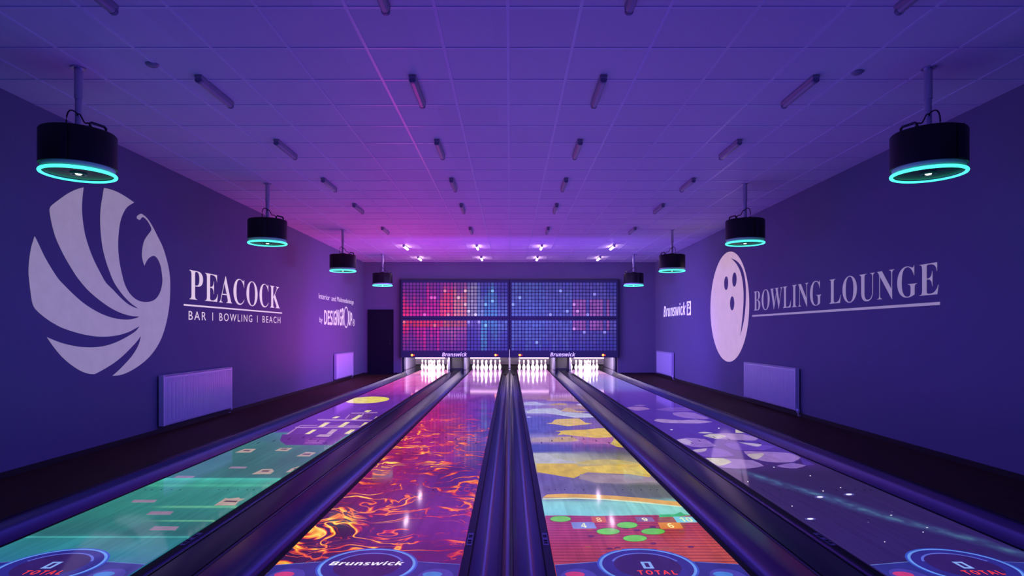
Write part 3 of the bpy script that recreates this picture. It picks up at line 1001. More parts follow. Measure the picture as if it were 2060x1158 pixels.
CY1 = 20.35
for s, lb in ((-1, 'dark blue ball return cover between the green court lane and lava lane'),
              (1, 'dark blue ball return cover between the leaf lane and starry lane')):
    x0, x1 = sorted((s * 1.584, s * 1.843))
    prof = [(x0, -0.15), (x0, 0.092)] + [(x0 + 0.012 * (1 - math.cos(t * math.pi / 8)), 0.092 + 0.012 * math.sin(t * math.pi / 8)) for t in range(1, 5)]
    prof += [(x1 - 0.012 * (1 - math.cos(t * math.pi / 8)), 0.092 + 0.012 * math.sin(t * math.pi / 8)) for t in range(4, 0, -1)] + [(x1, 0.092), (x1, -0.15)]
    b = MB()
    b.prism_y(prof, GY0, CY1)
    ro = tag(b.build('ball_return_cover', M_COVER, smooth=True), lb, 'ball return cover', 'ball return covers')
    b = MB()
    b.box(s * 1.600 - 0.004, s * 1.600 + 0.004, GY0 + 0.01, CY1 - 0.01, 0.1035, 0.1055)
    b.box(s * 1.822 - 0.004, s * 1.822 + 0.004, GY0 + 0.01, CY1 - 0.01, 0.1035, 0.1055)
    b.build('cover_seam', M_SEAM, ro)
b = MB()
b.prism_y([(-0.034, -0.15), (-0.034, 0.018), (-0.026, 0.030), (-0.012, 0.036), (0.012, 0.036), (0.026, 0.030), (0.034, 0.018), (0.034, -0.15)], GY0, 21.4)
ro = tag(b.build('lane_divider', M_COVER, smooth=True), 'narrow raised divider strip running between the two middle lanes', 'lane divider')
for s, lb in ((-1, 'narrow dark capping rail between the outer left gutter and left floor'),
              (1, 'narrow dark capping rail between the outer right gutter and right floor')):
    x0, x1 = sorted((s * 3.405, s * 3.462))
    b = MB()
    b.prism_y([(x0, -0.18), (x0, 0.058), (x0 + 0.010, 0.068), (x1 - 0.010, 0.068), (x1, 0.058), (x1, -0.18)], GY0, 19.48)
    ro = tag(b.build('capping_rail', M_COVER, smooth=True), lb, 'capping rail', 'outer capping rails')
    b = MB()
    b.box(s * 3.434 - 0.004, s * 3.434 + 0.004, GY0 + 0.01, 19.4, 0.0675, 0.0695)
    b.build('rail_seam', M_SEAM, ro)

# ------------------------------------------------------------------ pin end: kickbacks, pit, pins, pin lights
for x, lb in ((-3.44, 'pale kickback side panel at the outer left of the pins'), (-1.99, 'pale kickback panel on the right of the leftmost pin set'),
              (-1.47, 'pale kickback panel on the left of the lava lane pins'), (-0.0, 'pale kickback panel standing between the two middle pin sets'),
              (1.47, 'pale kickback panel on the right of the leaf lane pins'), (1.99, 'pale kickback panel on the left of the rightmost pin set'),
              (3.44, 'pale kickback side panel at the outer right of the pins')):
    b = MB()
    w = 0.03
    y0 = 21.42 if x == 0 else 20.4
    b.box(x - w, x + w, y0, 22.7, 0.04 if x == 0 else -0.15, 0.94)
    o = b.build('kickback_panel', M_KICK)
    b = MB()
    b.box(x - w - 0.004, x + w + 0.004, y0 + 0.0, 22.6, 0.09 if abs(x) > 0 else 0.09, 0.11)
    b.build('kickback_rub_rail', M_BLACK, o)
    tag(o, lb, 'kickback panel', 'kickback panels')
for s, lb in ((-1, 'dark ball return housing between the two left pin sets'), (1, 'dark ball return housing between the two right pin sets')):
    b = MB()
    b.box(s * 1.73 - 0.22, s * 1.73 + 0.22, 20.45, 21.8, -0.15, 0.6)
    o = tag(b.build('ball_return_housing', M_PIT), lb, 'ball return housing', 'ball return housings')
    b = MB()
    b.box(s * 1.73 - 0.18, s * 1.73 + 0.18, 20.435, 20.45, 0.02, 0.16)
    b.build('return_flap', M_BLACK, o)
for i, cx in enumerate(LC):
    b = MB()
    xa, xb = ((-3.40, -2.03), (-1.43, -0.04), (0.04, 1.43), (2.03, 3.40))[i]
    b.box(xa, xb, 22.45, 22.50, 0.18, 0.93)
    tag(b.build('pit_curtain', mat('curtain_vinyl', (0.16, 0.13, 0.2), 0.7)),
        'dim purple pit curtain hanging behind the pins of ' + ['the leftmost lane', 'the lava lane', 'the leaf lane', 'the rightmost lane'][i], 'pit curtain', 'pit curtains')

PROF = [(0, 0), (1.015, 0), (1.2, 0.25), (1.414, 0.75), (1.93, 2.25), (2.23, 3.375), (2.383, 4.5), (2.28, 5.875), (1.97, 6.7), (1.78, 7.25), (1.27, 8.625),
        (1.0, 9.375), (0.90, 10.0), (0.94, 10.875), (1.06, 11.75), (1.2, 12.625), (1.273, 13.5), (1.16, 14.2), (0.8, 14.75), (0.4, 14.95), (0, 15.0)]
IN = 0.0254
ROWS = {1: ['head pin at the point'], 2: ['left pin of the second row', 'right pin of the second row'],
        3: ['left pin of the third row', 'middle pin of the third row', 'right pin of the third row'],
        4: ['outer left pin of the back row', 'inner left pin of the back row', 'inner right pin of the back row', 'outer right pin of the back row']}
pin0 = None
HEAD_Y = 21.14
for i, cx in enumerate(LC):
    for r in range(4):
        for q in range(r + 1):
            loc = (cx + (q - r / 2) * 0.3048, HEAD_Y + r * 0.264, 0.0)
            lb = 'white bowling pin, %s, on %s' % (ROWS[r + 1][q], ['the leftmost lane', 'the lava lane', 'the leaf lane', 'the rightmost lane'][i])
            gp = 'bowling pins'
            if pin0 is None:
                b = MB()
                b.lathe([(a * IN, z * IN) for a, z in PROF], 20)
                pin0 = b.build('bowling_pin', M_PIN, smooth=True)
                tag(pin0, lb, 'bowling pin', gp)
                b = MB()
                b.lathe([(0.975 * IN, 9.5 * IN), (0.93 * IN, 9.9 * IN)], 20)
                b.lathe([(0.925 * IN, 10.15 * IN), (0.955 * IN, 10.6 * IN)], 20)
                b.v = [(x * 1.03, y * 1.03, z) for x, y, z in b.v]
                b.build('neck_stripe', M_STRIPE, pin0, smooth=True)['label'] = 'red neck stripe'
                pin0.location = loc
            else:
                dup(pin0, loc, lb, gp)
pl0 = None
for i, cx in enumerate(LC):
    lb = 'glowing white pin light tube above the pins of ' + ['the leftmost lane', 'the lava lane', 'the leaf lane', 'the rightmost lane'][i]
    if pl0 is None:
        pl0 = thing('pin_light', lb, 'pin light', (cx * 0.955, 19.60, 0.53), 'pin lights')
        b = MB()
        b.box(-0.50, 0.50, -0.02, 0.06, 0.022, 0.06)
        b.build('lamp_housing', M_BATTEN, pl0)
        for x in (-0.4, 0.4):
            b = MB()
            b.box(x - 0.015, x + 0.015, 0.02, 0.04, 0.06, 0.269)
            b.build('hanger', M_BATTEN, pl0)
        b = MB()
        b.tube([(-0.47, 0, 0), (0.47, 0, 0)], 0.021, 10)
        b.build('lamp_tube', M_PINTUBE, pl0, smooth=True)
    else:
        dup(pl0, (cx * 0.955, 19.60, 0.53), lb)
    a = area('pin_area_light', (cx, 20.25, 0.56), (math.radians(62), 0, 0), 1.0, 0.06, (1.0, 0.86, 0.96), 60 if i in (0, 3) else 38)

# ------------------------------------------------------------------ masking units with the dot pattern
MZ0, MZ1, MY = 0.556, 2.97, 19.33
SEAM_Z = CAM_Z + (668 - 640) / (F_PX / MY)


HU = [5, 3, 3, 5, 3, 4, 3, 9, 6, 6, 4, 5, 8, 7, 7.5, 7.5, 6, 6, 8, 8, 9, 9, 8, 5, 6, 7, 9, 6, 4, 5, 4]
HLO = [4, 3, 1, 3, 5, 5, 8, 2, 5, 4, 8, 3, 4, 4, 6, 5, 4, 4, 4, 2, 2, 2, 4, 9, 8, 2, 4, 5, 5, 4, 3]


def mask_color(side, c, r, nr, upper, rng):
    """colour of one dot: column c of 31, row r counted from the horizontal seam"""
    if side < 0:
        h = (HU if upper else HLO)[c]
        if c < 2:
            base = (232, 38, 98)
        elif c < 11:
            base = (206, 30, 134)
        elif c < 15:
            base = (240, 66, 84)
        elif c < 19:
            base = (220, 118, 116)
        elif c < 22:
            base = (158, 144, 174)
        elif c < 24:
            base = (112, 134, 190)
        elif c < 28:
            base = (62, 124, 188)
        else:
            base = (82, 106, 186)
        if not upper:
            if r < 2 and c < 19:
                base = (220, 44, 40) if c < 12 else (190, 84, 50)
            elif 11 <= c < 19:
                base = (180, 82, 140)
            elif 19 <= c < 23:
                base = (98, 84, 170)
            elif c in (23, 24):
                base = (64, 134, 190)
        dim = (96, 34, 124) if c < 19 else (44, 48, 140)
    else:
        h = [9, 10, 10, 8, 9, 10][(c * 7) % 6] if upper else [8, 7, 6, 7, 8, 5, 6, 5][(c * 5) % 8]
        base = (76, 100, 182) if c < 10 else (80, 92, 176) if c < 18 else (84, 78, 170)
        if c >= 18 and c < 29 and r < (5 if upper else 3) and (c * 3) % 5 != 1:
            base = (150, 84, 162)
        if c >= 28:
            h *= 0.6
        if not upper and c > 17:
            h *= 0.8
        dim = (44, 48, 142)
    if r < h:
        k = (0.62 + 0.38 * (1 - r / max(h, 1))) * rng.uniform(0.75, 1.1)
        out = lin(*base, k)
        if rng.random() < 0.05:
            out = lin(*[min(235, q + 60) for q in base])
    else:
        f = math.exp(-(r - h) / 2.2)
        b_, d_ = lin(*base), lin(*dim)
        out = tuple(d_[q] + (b_[q] - d_[q]) * f * 0.45 for q in range(3))
        out = tuple(q * rng.uniform(0.7, 1.0) for q in out)
    return tuple(out[:3]) + (1,)


m, nt, bs = new_mat('mask_dots')
at = nt.nodes.new('ShaderNodeVertexColor')
at.layer_name = 'dot_colour'
bs.inputs['Base Color'].default_value = (0.05, 0.05, 0.07, 1)
nt.links.new(at.outputs[0], bs.inputs['Emission Color'])
bs.inputs['Emission Strength'].default_value = 1.0  # printed dot colours shown as added glow
bs.inputs['Roughness'].default_value = 0.4
M_DOTS = m

for side, lb in ((-1, 'left masking unit over the pins, printed with red, pink and blue dots'),
                 (1, 'right masking unit over the pins, printed with mostly blue dots')):
    x0, x1 = (-3.375, -0.006) if side < 0 else (0.006, 3.375)
    ro = thing('masking_unit', lb, 'masking unit', ((x0 + x1) / 2, MY, MZ0), 'masking units')
    hw, cxm = (x1 - x0) / 2, (x0 + x1) / 2
    zs = SEAM_Z - MZ0
    zt = MZ1 - MZ0
    pw = (2 * hw - 0.10) / 31
    rng = random.Random(11 + side)
    for nm, za, zb, up in (('upper_panel', zs + 0.012, zt, True), ('lower_panel', 0.0, zs - 0.012, False)):
        b = MB()
        b.box(-hw + 0.004, hw - 0.004, -0.02, 0.10, za, zb)
        pn = b.build(nm, M_MASKSKIN, ro)
        dm = MB()
        cols = []
        nr = int(((zb - za) - (0.06 if up else 0.24)) / pw)
        for r in range(nr):
            zc = (za + 0.05 + pw * (r + 0.5)) if up else (zb - 0.05 - pw * (r + 0.5))
            for c in range(31):
                xc = -hw + 0.05 + pw * (c + 0.5)
                cc = mask_color(side, c, r, nr, up, rng)
                a_, ch = pw * 0.41, pw * 0.17
                P = [(-a_, -a_ + ch), (-a_ + ch, -a_), (a_ - ch, -a_), (a_, -a_ + ch), (a_, a_ - ch), (a_ - ch, a_), (-a_ + ch, a_), (-a_, a_ - ch)]
                n0 = len(dm.v)
                dm.add([(xc + px, -0.0215, zc + pz) for px, pz in P], [tuple(range(8))])
                cols += [cc] * 8
        do = dm.build('dot_pattern', M_DOTS, pn)
        ca = do.data.color_attributes.new('dot_colour', 'FLOAT_COLOR', 'POINT')
        for q, cc in enumerate(cols):
            ca.data[q].color = cc
    b = MB()
    b.box(-hw, hw, 0.0, 0.08, zs - 0.012, zs + 0.012)
    s = side * hw
    e0, e1 = sorted((s, s + side * 0.045))
    b.box(e0, e1, -0.01, 0.15, 0.0, zt + 0.01)
    b.box(-hw, hw, -0.01, 0.15, zt, zt + 0.012)
    b.build('mask_frame', M_MASKFRAME, ro)
    b = MB()
    tx = (915.5 - VPX) / F_PX * MY - cxm if side < 0 else (1133 - VPX) / F_PX * MY - cxm
    add_text(b, bold_italic('Brunswick'), lambda u, v: (tx - 0.39 + 0.78 * u, -0.024, 0.035 + 0.125 * v))
    b.build('mask_lettering', M_MASKTEXT, ro)
    for px in ((830, 998) if side < 0 else (1046.5, 1214)):
        lx = (px - VPX) / F_PX * MY - cxm
        b = MB()
        b.lathe([(0.0, 0.035), (0.024, 0.03), (0.034, 0.012), (0.036, 0.0)], 16)
        o = b.build('indicator_light', M_LAMP_O, ro, smooth=True)
        o.rotation_euler = (math.pi / 2, 0, 0)
        o.location = (lx, -0.02, 0.075)
        b = MB()
        b.lathe([(0.0, 0.02), (0.018, 0.016), (0.024, 0.0)], 16)
        o2 = b.build('indicator_light', M_LAMP_R, ro, smooth=True)
        o2.rotation_euler = (math.pi / 2, 0, 0)
        o2.location = (lx + 0.062, -0.02, 0.075)
        o2['label'] = 'small dim red indicator light'

# ------------------------------------------------------------------ hanging projectors
PX_L, PX_R = -3.575, 3.495
PYS = [5.17, 9.2, 13.35, 17.5]
WHERE = ['nearest the viewer', 'second from the viewer', 'third from the viewer', 'farthest, by the back wall']
PZ = 2.655


def make_projector(loc, label):
    t = thing('hanging_projector', label, 'projector', loc, 'round hanging projectors')
    b = MB()
    b.lathe([(0.0, 0.055), (0.25, 0.055), (0.277, 0.055), (0.277, 0.33), (0.268, 0.342), (0.0, 0.342)], 48)
    case = b.build('projector_case', M_CASE, t, smooth=True)
    b = MB()
    b.box(0.05, 0.10, -0.281, -0.274, 0.06, 0.33)
    b.build('case_seam', M_BLACK, case)
    b = MB()
    b.lathe([(0.262, 0.0), (0.262, 0.06)], 48)
    b.lathe([(0.250, 0.0), (0.250, 0.06)], 48)
    b.build('rim', M_RIM, t, smooth=True)
    b = MB()
    b.torus(0.266, 0.0135, 0.0, 56, 8)
    b.build('light_ring', M_RING, t, smooth=True)['label'] = 'glowing turquoise light ring'
    b = MB()
    b.disc(0.252, 0.006, 40)
    b.lathe([(0.252, 0.006), (0.252, 0.03)], 40)
    b.build('base_plate', M_CASE, t)
    b = MB()
    b.lathe([(0.060, 0.006), (0.060, -0.006), (0.048, -0.006), (0.048, 0.004)], 24)
    ln = b.build('lens_housing', M_LENSRIM, t, smooth=True)
    b = MB()
    b.lathe([(0.0, -0.008), (0.018, -0.005), (0.026, 0.002)], 20)
    b.build('lens', M_LENS, ln, smooth=True)['label'] = 'bright white lens'
    top = CEIL_Z - PZ
    b = MB()
    b.lathe([(0.0, 0.34), (0.026, 0.34), (0.026, 0.62), (0.032, 0.62), (0.032, top - 0.012), (0.055, top - 0.012), (0.055, top - 0.001), (0, top - 0.001)], 24)
    b.build('mounting_rod', M_STEEL, t, smooth=True)
    b = MB()
    b.lathe([(0.0, 0.341), (0.06, 0.341), (0.055, 0.375), (0.03, 0.385), (0.0, 0.385)], 20)
    b.build('rod_bracket', M_BLACK, t, smooth=True)
    return t


def outfit(t, s):
    """handle on the side towards the lanes, cable loops round the rod"""
    b = MB()
    a = [(0.225, 0.07 * q, z) for q, z in ((-1, 0.335), (-1, 0.372), (-0.75, 0.385), (0.75, 0.385), (1, 0.372), (1, 0.335))]
    ang = math.radians(-20)
    rot = lambda p: (s * (p[0] * math.cos(ang) - p[1] * math.sin(ang)), p[0] * math.sin(ang) + p[1] * math.cos(ang), p[2])
    b.tube([rot(p) for p in a], 0.011, 8)
    b.build('carry_handle', M_BLACK, t, smooth=True)
    b = MB()
    pts = [(s * (0.03 - 0.085 * math.sin(q / 12 * math.pi)), -0.045 - 0.02 * math.sin(q / 12 * math.pi), 0.36 + 0.12 * (q / 12) - 0.06 * math.sin(q / 12 * 2 * math.pi)) for q in range(13)]
    b.tube(pts, 0.006, 6)
    pts = [(s * (0.02 + 0.13 * q / 10), -0.05, 0.47 - 0.12 * (q / 10) ** 1.6 + 0.02 * math.sin(q / 10 * 3 * math.pi)) for q in range(11)]
    b.tube(pts, 0.006, 6)
    b.build('cable', M_BLACK, t, smooth=True)


for k, y in enumerate(PYS):
    for x, sd, s in ((PX_L, 'left', 1), (PX_R, 'right', -1)):
        lb = 'round black hanging projector with turquoise ring along the %s wall, %s' % (sd, WHERE[k])
        outfit(make_projector((x, y, PZ), lb), s)

# ------------------------------------------------------------------ ceiling battens, 4 columns x 8 rows
BY = [3.87, 5.62, 7.39, 9.16, 10.92, 13.28, 15.88, 18.3]
BX = [-2.65, -0.82, 0.815, 2.63]
BROW = ['first row at the top of the photo', 'second row from the viewer', 'third row from the viewer', 'fourth row from the viewer',
        'fifth row from the viewer', 'sixth row from the viewer', 'nearer of the two lit rows', 'farther of the two lit rows']
BCOL = ['far left column', 'inner left column', 'inner right column', 'far right column']


def make_batten(loc, label, lit):
    t = thing('ceiling_batten_light', label, 'ceiling light', loc, 'fluorescent battens, lit' if lit else 'fluorescent battens, unlit')
    b = MB()
    b.prism_y([(-0.031, 0.0), (-0.031, -0.016), (-0.022, -0.028), (0.022, -0.028), (0.031, -0.016), (0.031, 0.0)], -0.315, 0.315)
    b.build('batten_housing', M_BATTEN, t)
    b = MB()
    b.prism_y([(-0.028, -0.0285), (-0.026, -0.048), (-0.013, -0.060), (0.013, -0.060), (0.026, -0.048), (0.028, -0.0285)], -0.285, 0.285)
    b.build('diffuser', M_TUBE_ON if lit else M_TUBE_OFF, t, smooth=True)
    for s in (-1, 1):
        b = MB()
        y0, y1 = sorted((s * 0.286, s * 0.315))
        b.prism_y([(-0.029, -0.0285), (-0.027, -0.050), (-0.014, -0.062), (0.014, -0.062), (0.027, -0.050), (0.029, -0.0285)], y0, y1)
        b.build('end_cap', M_BATTENCAP, t)
    return t


bt = {}
for r, y in enumerate(BY):
    for c, x in enumerate(BX):
        lit = r >= 6
        lb = ('glowing white' if lit else 'unlit grey') + ' fluorescent ceiling batten, %s, %s' % (BROW[r], BCOL[c])
        loc = (x, y, CEIL_Z - 0.006)
        if lit not in bt:
            bt[lit] = make_batten(loc, lb, lit)
        else:
            dup(bt[lit], loc, lb)

# ------------------------------------------------------------------ radiators
def radiator(side, y0, y1, label):
    """side -1: on the left wall, +1: on the right wall; front stands 0.085 off the wall"""
    wx = WALL_L if side < 0 else WALL_R
    z0, z1 = 0.115, 0.775
    L = y1 - y0
    t = thing('panel_radiator', label, 'radiator', (wx, (y0 + y1) / 2, z0), 'white wall radiators')
    d = -side
    f, H, hl = 0.085 * d, z1 - z0, L / 2
    # fluted front panel
    b = MB()
    n = int(L / 0.033)
    prof = []
    for q in range(n):
        ya = -hl + 0.03 + (L - 0.06) * q / n
        st = (L - 0.06) / n
        for t_, dx in ((0.0, 0), (0.62, 0), (0.70, -0.006), (0.92, -0.006)):
            prof.append((ya + st * t_, f + dx * d))
    prof.append((hl - 0.03, f))
    rows = [(0.0, 0.35), (0.03, 0), (0.035, 1), (H - 0.045, 1), (H - 0.04, 0), (H - 0.012, 0)]
    vs = []
    for zz, k in rows:
        for yy, xx in prof:
            vs.append((xx if k == 1 else f - (0.008 * d if k == 0.35 else 0), yy, zz))
    w = len(prof)
    fs = [(r * w + q, r * w + q + 1, (r + 1) * w + q + 1, (r + 1) * w + q) for r in range(len(rows) - 1) for q in range(w - 1)]
    b.add(vs, fs)
    b.build('front_panel', M_RAD, t)
    b = MB()
    xa, xb = sorted((0.028 * d, 0.040 * d))
    b.box(xa, xb, -hl + 0.02, hl - 0.02, 0.01, H - 0.02)
    b.build('rear_panel', M_RAD, t)
    b = MB()
    xa, xb = sorted((0.040 * d, 0.078 * d))
    b.box(xa, xb, -hl + 0.02, hl - 0.02, 0.02, H - 0.03)
    b.build('convector_fins', M_RADGAP, t)
    for e in (-1, 1):
        b = MB()
        ya, yb = sorted((e * hl, e * (hl - 0.035)))
        xa, xb = sorted((0.022 * d, f + 0.001 * d))
        b.box(xa, xb, ya, yb, 0.0, H)
        b.build('side_cover', M_RAD, t)
    b = MB()
    xa, xb = sorted((0.022 * d, f))
    for q in range(int((L - 0.08) / 0.02)):
        ya = -hl + 0.04 + 0.02 * q
        b.box(xa, xb, ya, ya + 0.013, H - 0.012, H - 0.004)
    b.box(xa, xa + 0.006, -hl + 0.03, hl - 0.03, H - 0.014, H)
    b.box(xb - 0.006, xb, -hl + 0.03, hl - 0.03, H - 0.014, H)
    b.build('top_grille', M_RAD, t)
    for yy in (-hl * 0.7, hl * 0.7):
        b = MB()
        xa, xb = sorted((0.0015 * d, 0.028 * d))
        b.box(xa, xb, yy - 0.02, yy + 0.02, 0.08, H - 0.08)
        b.build('wall_bracket', M_BATTEN, t)
    e = -hl - 0.025 if side > 0 else hl + 0.02
    b = MB()
    b.lathe([(0, -0.03), (0.02, -0.03), (0.026, -0.015), (0.026, 0.02), (0.02, 0.03), (0, 0.03)], 16, (0.052 * d, e, -0.005))
    b.tube([(0.052 * d, e * 0.97, 0.025), (0.052 * d, e * 0.99, 0.04)], 0.012, 8)
    b.tube([(0.052 * d, e, -0.03), (0.052 * d, e, -0.08), (0.002 * d, e, -0.08)], 0.009, 8)
    b.build('valve', M_RAD, t, smooth=True)
    return t


def y_front(x, side):
    return F_PX * abs((WALL_L + 0.085 if side < 0 else WALL_R - 0.085) - CAM_X) / abs(x - VPX)


radiator(-1, y_front(329, -1), y_front(467, -1), 'long white radiator on the left wall below the bird emblem')
radiator(-1, y_front(677, -1), y_front(711, -1), 'white radiator on the left wall in the back corner near the dark door')
radiator(1, y_front(1600, 1), y_front(1496.5, 1), 'long white radiator on the right wall below the bowling ball emblem')
radiator(1, y_front(1351, 1), y_front(1320.5, 1), 'white radiator on the right wall in the back corner')

# ------------------------------------------------------------------ wall emblems and lettering
TH = 0.002
WLX, WRX = WALL_L + 0.0005, WALL_R - 0.0005


def wall_shape(pts, wx, mb):
    d = TH if wx < 0 else -TH
    P = [on_wall(x, y, wx) for x, y in pts]
    extrude_face_mesh(mb, P, (d, 0, 0))


def left_place(ya, yb, za, zb):
    return lambda u, v: (WLX + TH, ya + (yb - ya) * u, za + (zb - za) * v)


def right_place(ya, yb, za, zb):  # reads from far to near
    return lambda u, v: (WRX - TH, ya + (yb - ya) * u, za + (zb - za) * v)


A = lambda *p: [(50 + u / 5.79, 370 + v / 5.79) for u, v in p]
B = lambda *p: [(50 + u / 5.79, 560 + v / 5.79) for u, v in p]
bird = (A((113, 607), (75, 730), (52, 870), (42, 1010)) + B((52, 40), (68, 170), (90, 295), (135, 370), (240, 460), (340, 525), (450, 580), (640, 640), (800, 670), (920, 676), (1060, 664), (1200, 625), (1300, 573), (1338, 553),
        (1290, 612), (1200, 672), (1100, 725), (1000, 765), (900, 790), (760, 802), (600, 790), (450, 757), (340, 718), (255, 682), (330, 790), (430, 910), (540, 1005), (650, 1075), (740, 1107), (790, 1112), (822, 1107), (920, 1055), (1040, 980), (1150, 890), (1240, 800), (1300, 735), (1352, 665),
        (1335, 740), (1300, 820), (1240, 910), (1160, 1000), (1080, 1080), (1018, 1132), (1100, 1125), (1200, 1090), (1320, 1020), (1440, 920), (1540, 790), (1610, 640), (1660, 450), (1685, 270), (1692, 100)) +
        A((1688, 1080), (1670, 960), (1640, 840), (1600, 720), (1540, 600), (1490, 500), (1440, 420), (1400, 375), (1355, 345), (1325, 358), (1305, 375), (1303, 400), (1330, 415), (1345, 412), (1358, 392), (1380, 384), (1420, 420), (1455, 475), (1472, 515), (1468, 545), (1430, 595), (1390, 660), (1370, 740), (1363, 810), (1368, 870), (1391, 952),
          (1410, 910), (1440, 865), (1480, 840), (1510, 838), (1545, 870), (1580, 950), (1598, 1060)) +
        B((1602, 30), (1590, 110), (1565, 180), (1520, 240), (1460, 268), (1400, 274), (1330, 260), (1270, 225), (1210, 160), (1160, 60)) +
        A((1125, 1030), (1098, 890), (1085, 740), (1090, 580), (1110, 440), (1140, 350), (1180, 280), (1220, 245), (1272, 215), (1170, 145), (1060, 85), (940, 48), (918, 60), (905, 140), (885, 260), (877, 400), (883, 560), (905, 740), (945, 900), (990, 1030)) +
        B((1022, 10), (1060, 80), (1120, 165), (1180, 235), (1250, 300), (1318, 346), (1280, 338), (1200, 297), (1110, 220), (1020, 125), (940, 45)) +
        A((870, 1020), (800, 880), (745, 740), (700, 590), (675, 440), (663, 300), (668, 170), (683, 38), (600, 62), (500, 110), (400, 180), (310, 250), (290, 285), (287, 320), (310, 450), (350, 600), (400, 720), (470, 860), (560, 1010)) +
        B((620, 0), (720, 120), (830, 220), (950, 310), (1060, 375), (1170, 418), (1260, 438), (1335, 442), (1290, 462), (1200, 478), (1080, 470), (950, 435), (820, 375), (680, 285), (560, 180), (450, 70)) +
        A((385, 1100), (300, 970), (220, 830), (150, 680)))
b = MB()
wall_shape(smooth_closed(bird, 3, 55), WLX, b)
tag(b.build('wall_emblem', M_DECAL), 'large pale bird emblem with fanned tail feathers on the left wall', 'wall emblem')

b = MB()
add_text(b, serif('PEACOCK'), left_place(8.90, 12.40, 1.805, 2.245), 1.06, offset=-0.009)
o = tag(b.build('wall_lettering', M_DECAL2, fix=False), 'large white serif lettering beside the bird emblem, over a thin line', 'wall lettering')
b = MB()
b.box(WLX, WLX + TH, 8.75, 12.52, 1.715, 1.738)
b.build('underline', M_DECAL2, o)
for wd, ya, yb in (('BAR', 8.88, 9.39), ('BOWLING', 9.82, 11.07), ('BEACH', 11.53, 12.43)):
    b = MB()
    add_text(b, wd, left_place(ya, yb, 1.52, 1.645), 1.3)
    b.build('tagline_word', M_DECAL2, o, fix=False)['label'] = 'small thin capital letters under the line'
for yb in (9.60, 11.30):
    b = MB()
    b.box(WLX, WLX + TH, yb - 0.008, yb + 0.008, 1.52, 1.645)
    b.build('tagline_bar', M_DECAL2, o)

o = thing('wall_lettering', 'small white lettering on the left wall above the far radiator', 'wall lettering', (0, 0, 0))
for wd, ya, yb, za, zb in (('Interior', 14.92, 15.84, 2.15, 2.285), ('and', 15.98, 16.38, 2.15, 2.28), ('Multimediadesign', 16.50, 18.25, 2.12, 2.285)):
    b = MB()
    add_text(b, wd, left_place(ya, yb, za, zb))
    b.build('lettering_word', M_DECAL2, o, fix=False)
b = MB()
add_text(b, 'by', left_place(14.98, 15.22, 1.54, 1.71))
b.build('lettering_word', M_DECAL2, o, fix=False)
b = MB()
for s, ya, yb, z0, z1 in (('D', 15.36, 15.60, 1.53, 1.89), ('E', 15.65, 15.83, 1.53, 1.89), ('S', 15.86, 16.06, 1.52, 1.90), ('I', 16.10, 16.15, 1.53, 1.90), ('G', 16.19, 16.41, 1.52, 1.905),
                          ('N', 16.45, 16.68, 1.53, 1.94), ('G', 16.73, 16.94, 1.52, 1.97), ('R', 16.98, 17.19, 1.53, 2.0), ('U', 17.66, 17.85, 1.53, 1.95), ('P', 17.90, 18.08, 1.53, 1.91)):
    add_text(b, bold_sans(s), left_place(ya, yb, z0, z1))
n = 40
cy, cz = 17.42, 1.76
vs = []
for q in range(n):
    t = 2 * math.pi * q / n
    vs += [(WLX + TH, cy + 0.245 * math.cos(t), cz + 0.30 * math.sin(t)), (WLX + TH, cy + 0.20 * math.cos(t), cz + 0.262 * math.sin(t))]
b.add(vs, [(2 * q, 2 * ((q + 1) % n), 2 * ((q + 1) % n) + 1, 2 * q + 1) for q in range(n)])
add_text(b, '®', left_place(18.13, 18.38, 1.52, 1.73))
b.build('logo_line', M_DECAL2, o, fix=False)['label'] = 'tall bold lettering with a large round O'

# right wall: bowling ball emblem, lettering, maker's sign
cy, cz, R = 12.97, 1.87, 1.145
eb = MB()
# the ball as a disc with three finger holes and a crescent cut out of it
bm = bmesh.new()


def loop(pts):
    vs = [bm.verts.new((p[0], p[1], 0)) for p in pts]
    for q in range(len(vs)):
        bm.edges.new((vs[q], vs[(q + 1) % len(vs)]))


loop([(R * math.cos(2 * math.pi * q / 72), R * math.sin(2 * math.pi * q / 72)) for q in range(72)])
to_l = lambda x, y: ((cy - on_wall(x, y, WRX)[1]), on_wall(x, y, WRX)[2] - cz)
for hx, hy in ((1461, 569.4), (1477.6, 562), (1473, 609.8)):
    c = to_l(hx, hy)
    loop([(c[0] + 0.125 * math.cos(2 * math.pi * q / 24), c[1] + 0.145 * math.sin(2 * math.pi * q / 24)) for q in range(24)])
cres = crop((1280, 480), 2.2269, [(424, 87), (447, 97), (466, 116), (480, 145), (489, 190), (492, 240), (490, 300), (482, 370), (466, 437), (475, 360), (480, 300), (481, 245), (477, 195), (469, 155), (456, 124), (441, 103)])
loop([to_l(x, y) for x, y in smooth_closed(cres, 2)])
bmesh.ops.triangle_fill(bm, use_beauty=True, edges=bm.edges[:])
bm.verts.index_update()
vs = [v.co.copy() for v in bm.verts]
fs = [[v.index for v in f.verts] for f in bm.faces]
bm.free()
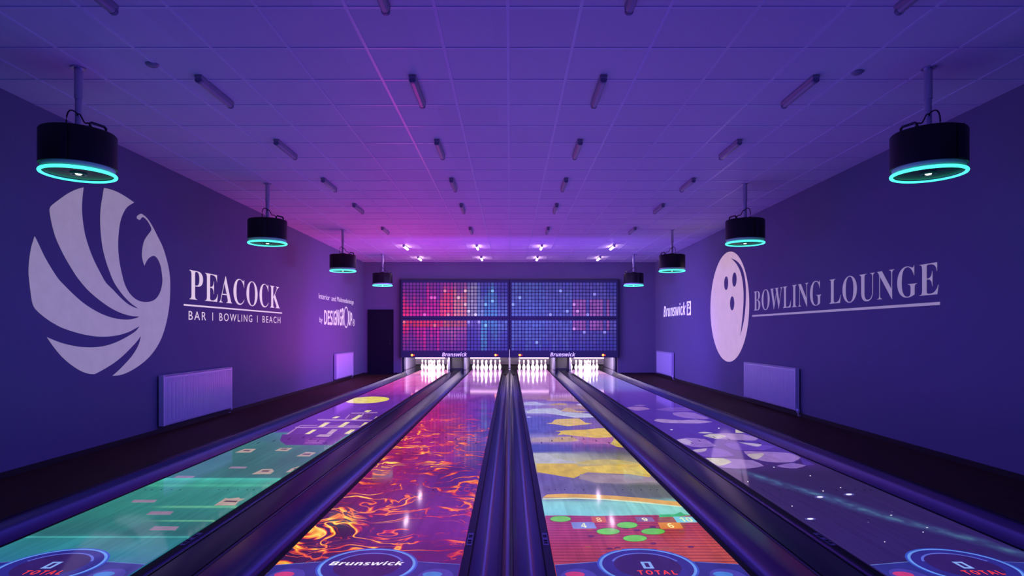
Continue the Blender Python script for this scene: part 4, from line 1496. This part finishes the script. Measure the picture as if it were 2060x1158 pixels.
eb.add([(WRX - TH, cy - v.x, cz + v.y) for v in vs], fs)
tag(eb.build('wall_emblem', M_DECALP, fix=False), 'large pale pink bowling ball emblem with three holes on the right wall', 'wall emblem')

b = MB()
add_text(b, serif('BOWLING'), right_place(11.60, 9.08, 1.735, 2.105), 1.05, offset=-0.008)
LOUNGE_AT = right_place(8.86, 6.60, 1.735, 2.095)
o = tag(b.build('wall_lettering', M_DECAL, fix=False), 'large pale serif lettering on the right wall beside the ball emblem', 'wall lettering')
b = MB()
add_text(b, serif('LOUNGE'), LOUNGE_AT, 1.05, offset=-0.008)
b.build('lettering_word', M_DECAL, o, fix=False)
b = MB()
b.box(WRX - TH, WRX, 6.58, 11.68, 1.630, 1.662)
b.build('underline', M_DECAL, o)

b = MB()
add_text(b, bold_italic('Brunswick'), right_place(18.42, 16.10, 1.79, 2.125))
M_SIGN = mat('wall_vinyl_bright', (0.9, 0.87, 0.92), 0.5, emit=lin(205, 190, 225), strength=1.0)  # sign lettering brightened with emission of its own
sg = tag(b.build('wall_lettering', M_SIGN, fix=False), 'small bold white sign lettering with square mark on the far right wall', 'wall lettering')
b = MB()
# square mark with a letter B knocked out of it
ya, yb, za, zb = 16.00, 15.64, 1.775, 2.13
bm = bmesh.new()
loop([(0, 0), (1, 0), (1, 1), (0, 1)])
loop([(0.2, 0.56), (0.52, 0.56), (0.74, 0.62), (0.8, 0.72), (0.72, 0.84), (0.5, 0.9), (0.2, 0.9)])
loop([(0.36, 0.64), (0.36, 0.82), (0.5, 0.8), (0.56, 0.74), (0.5, 0.66)])
loop([(0.2, 0.1), (0.5, 0.13), (0.76, 0.22), (0.84, 0.32), (0.74, 0.44), (0.5, 0.5), (0.2, 0.5)])
bmesh.ops.triangle_fill(bm, use_beauty=True, edges=bm.edges[:])
bm.verts.index_update()
pl = right_place(ya, yb, za, zb)
b.add([pl(v.co.x, v.co.y) for v in bm.verts], [[v.index for v in f.verts] for f in bm.faces])
bm.free()
b.build('square_mark', M_SIGN, sg, fix=False)
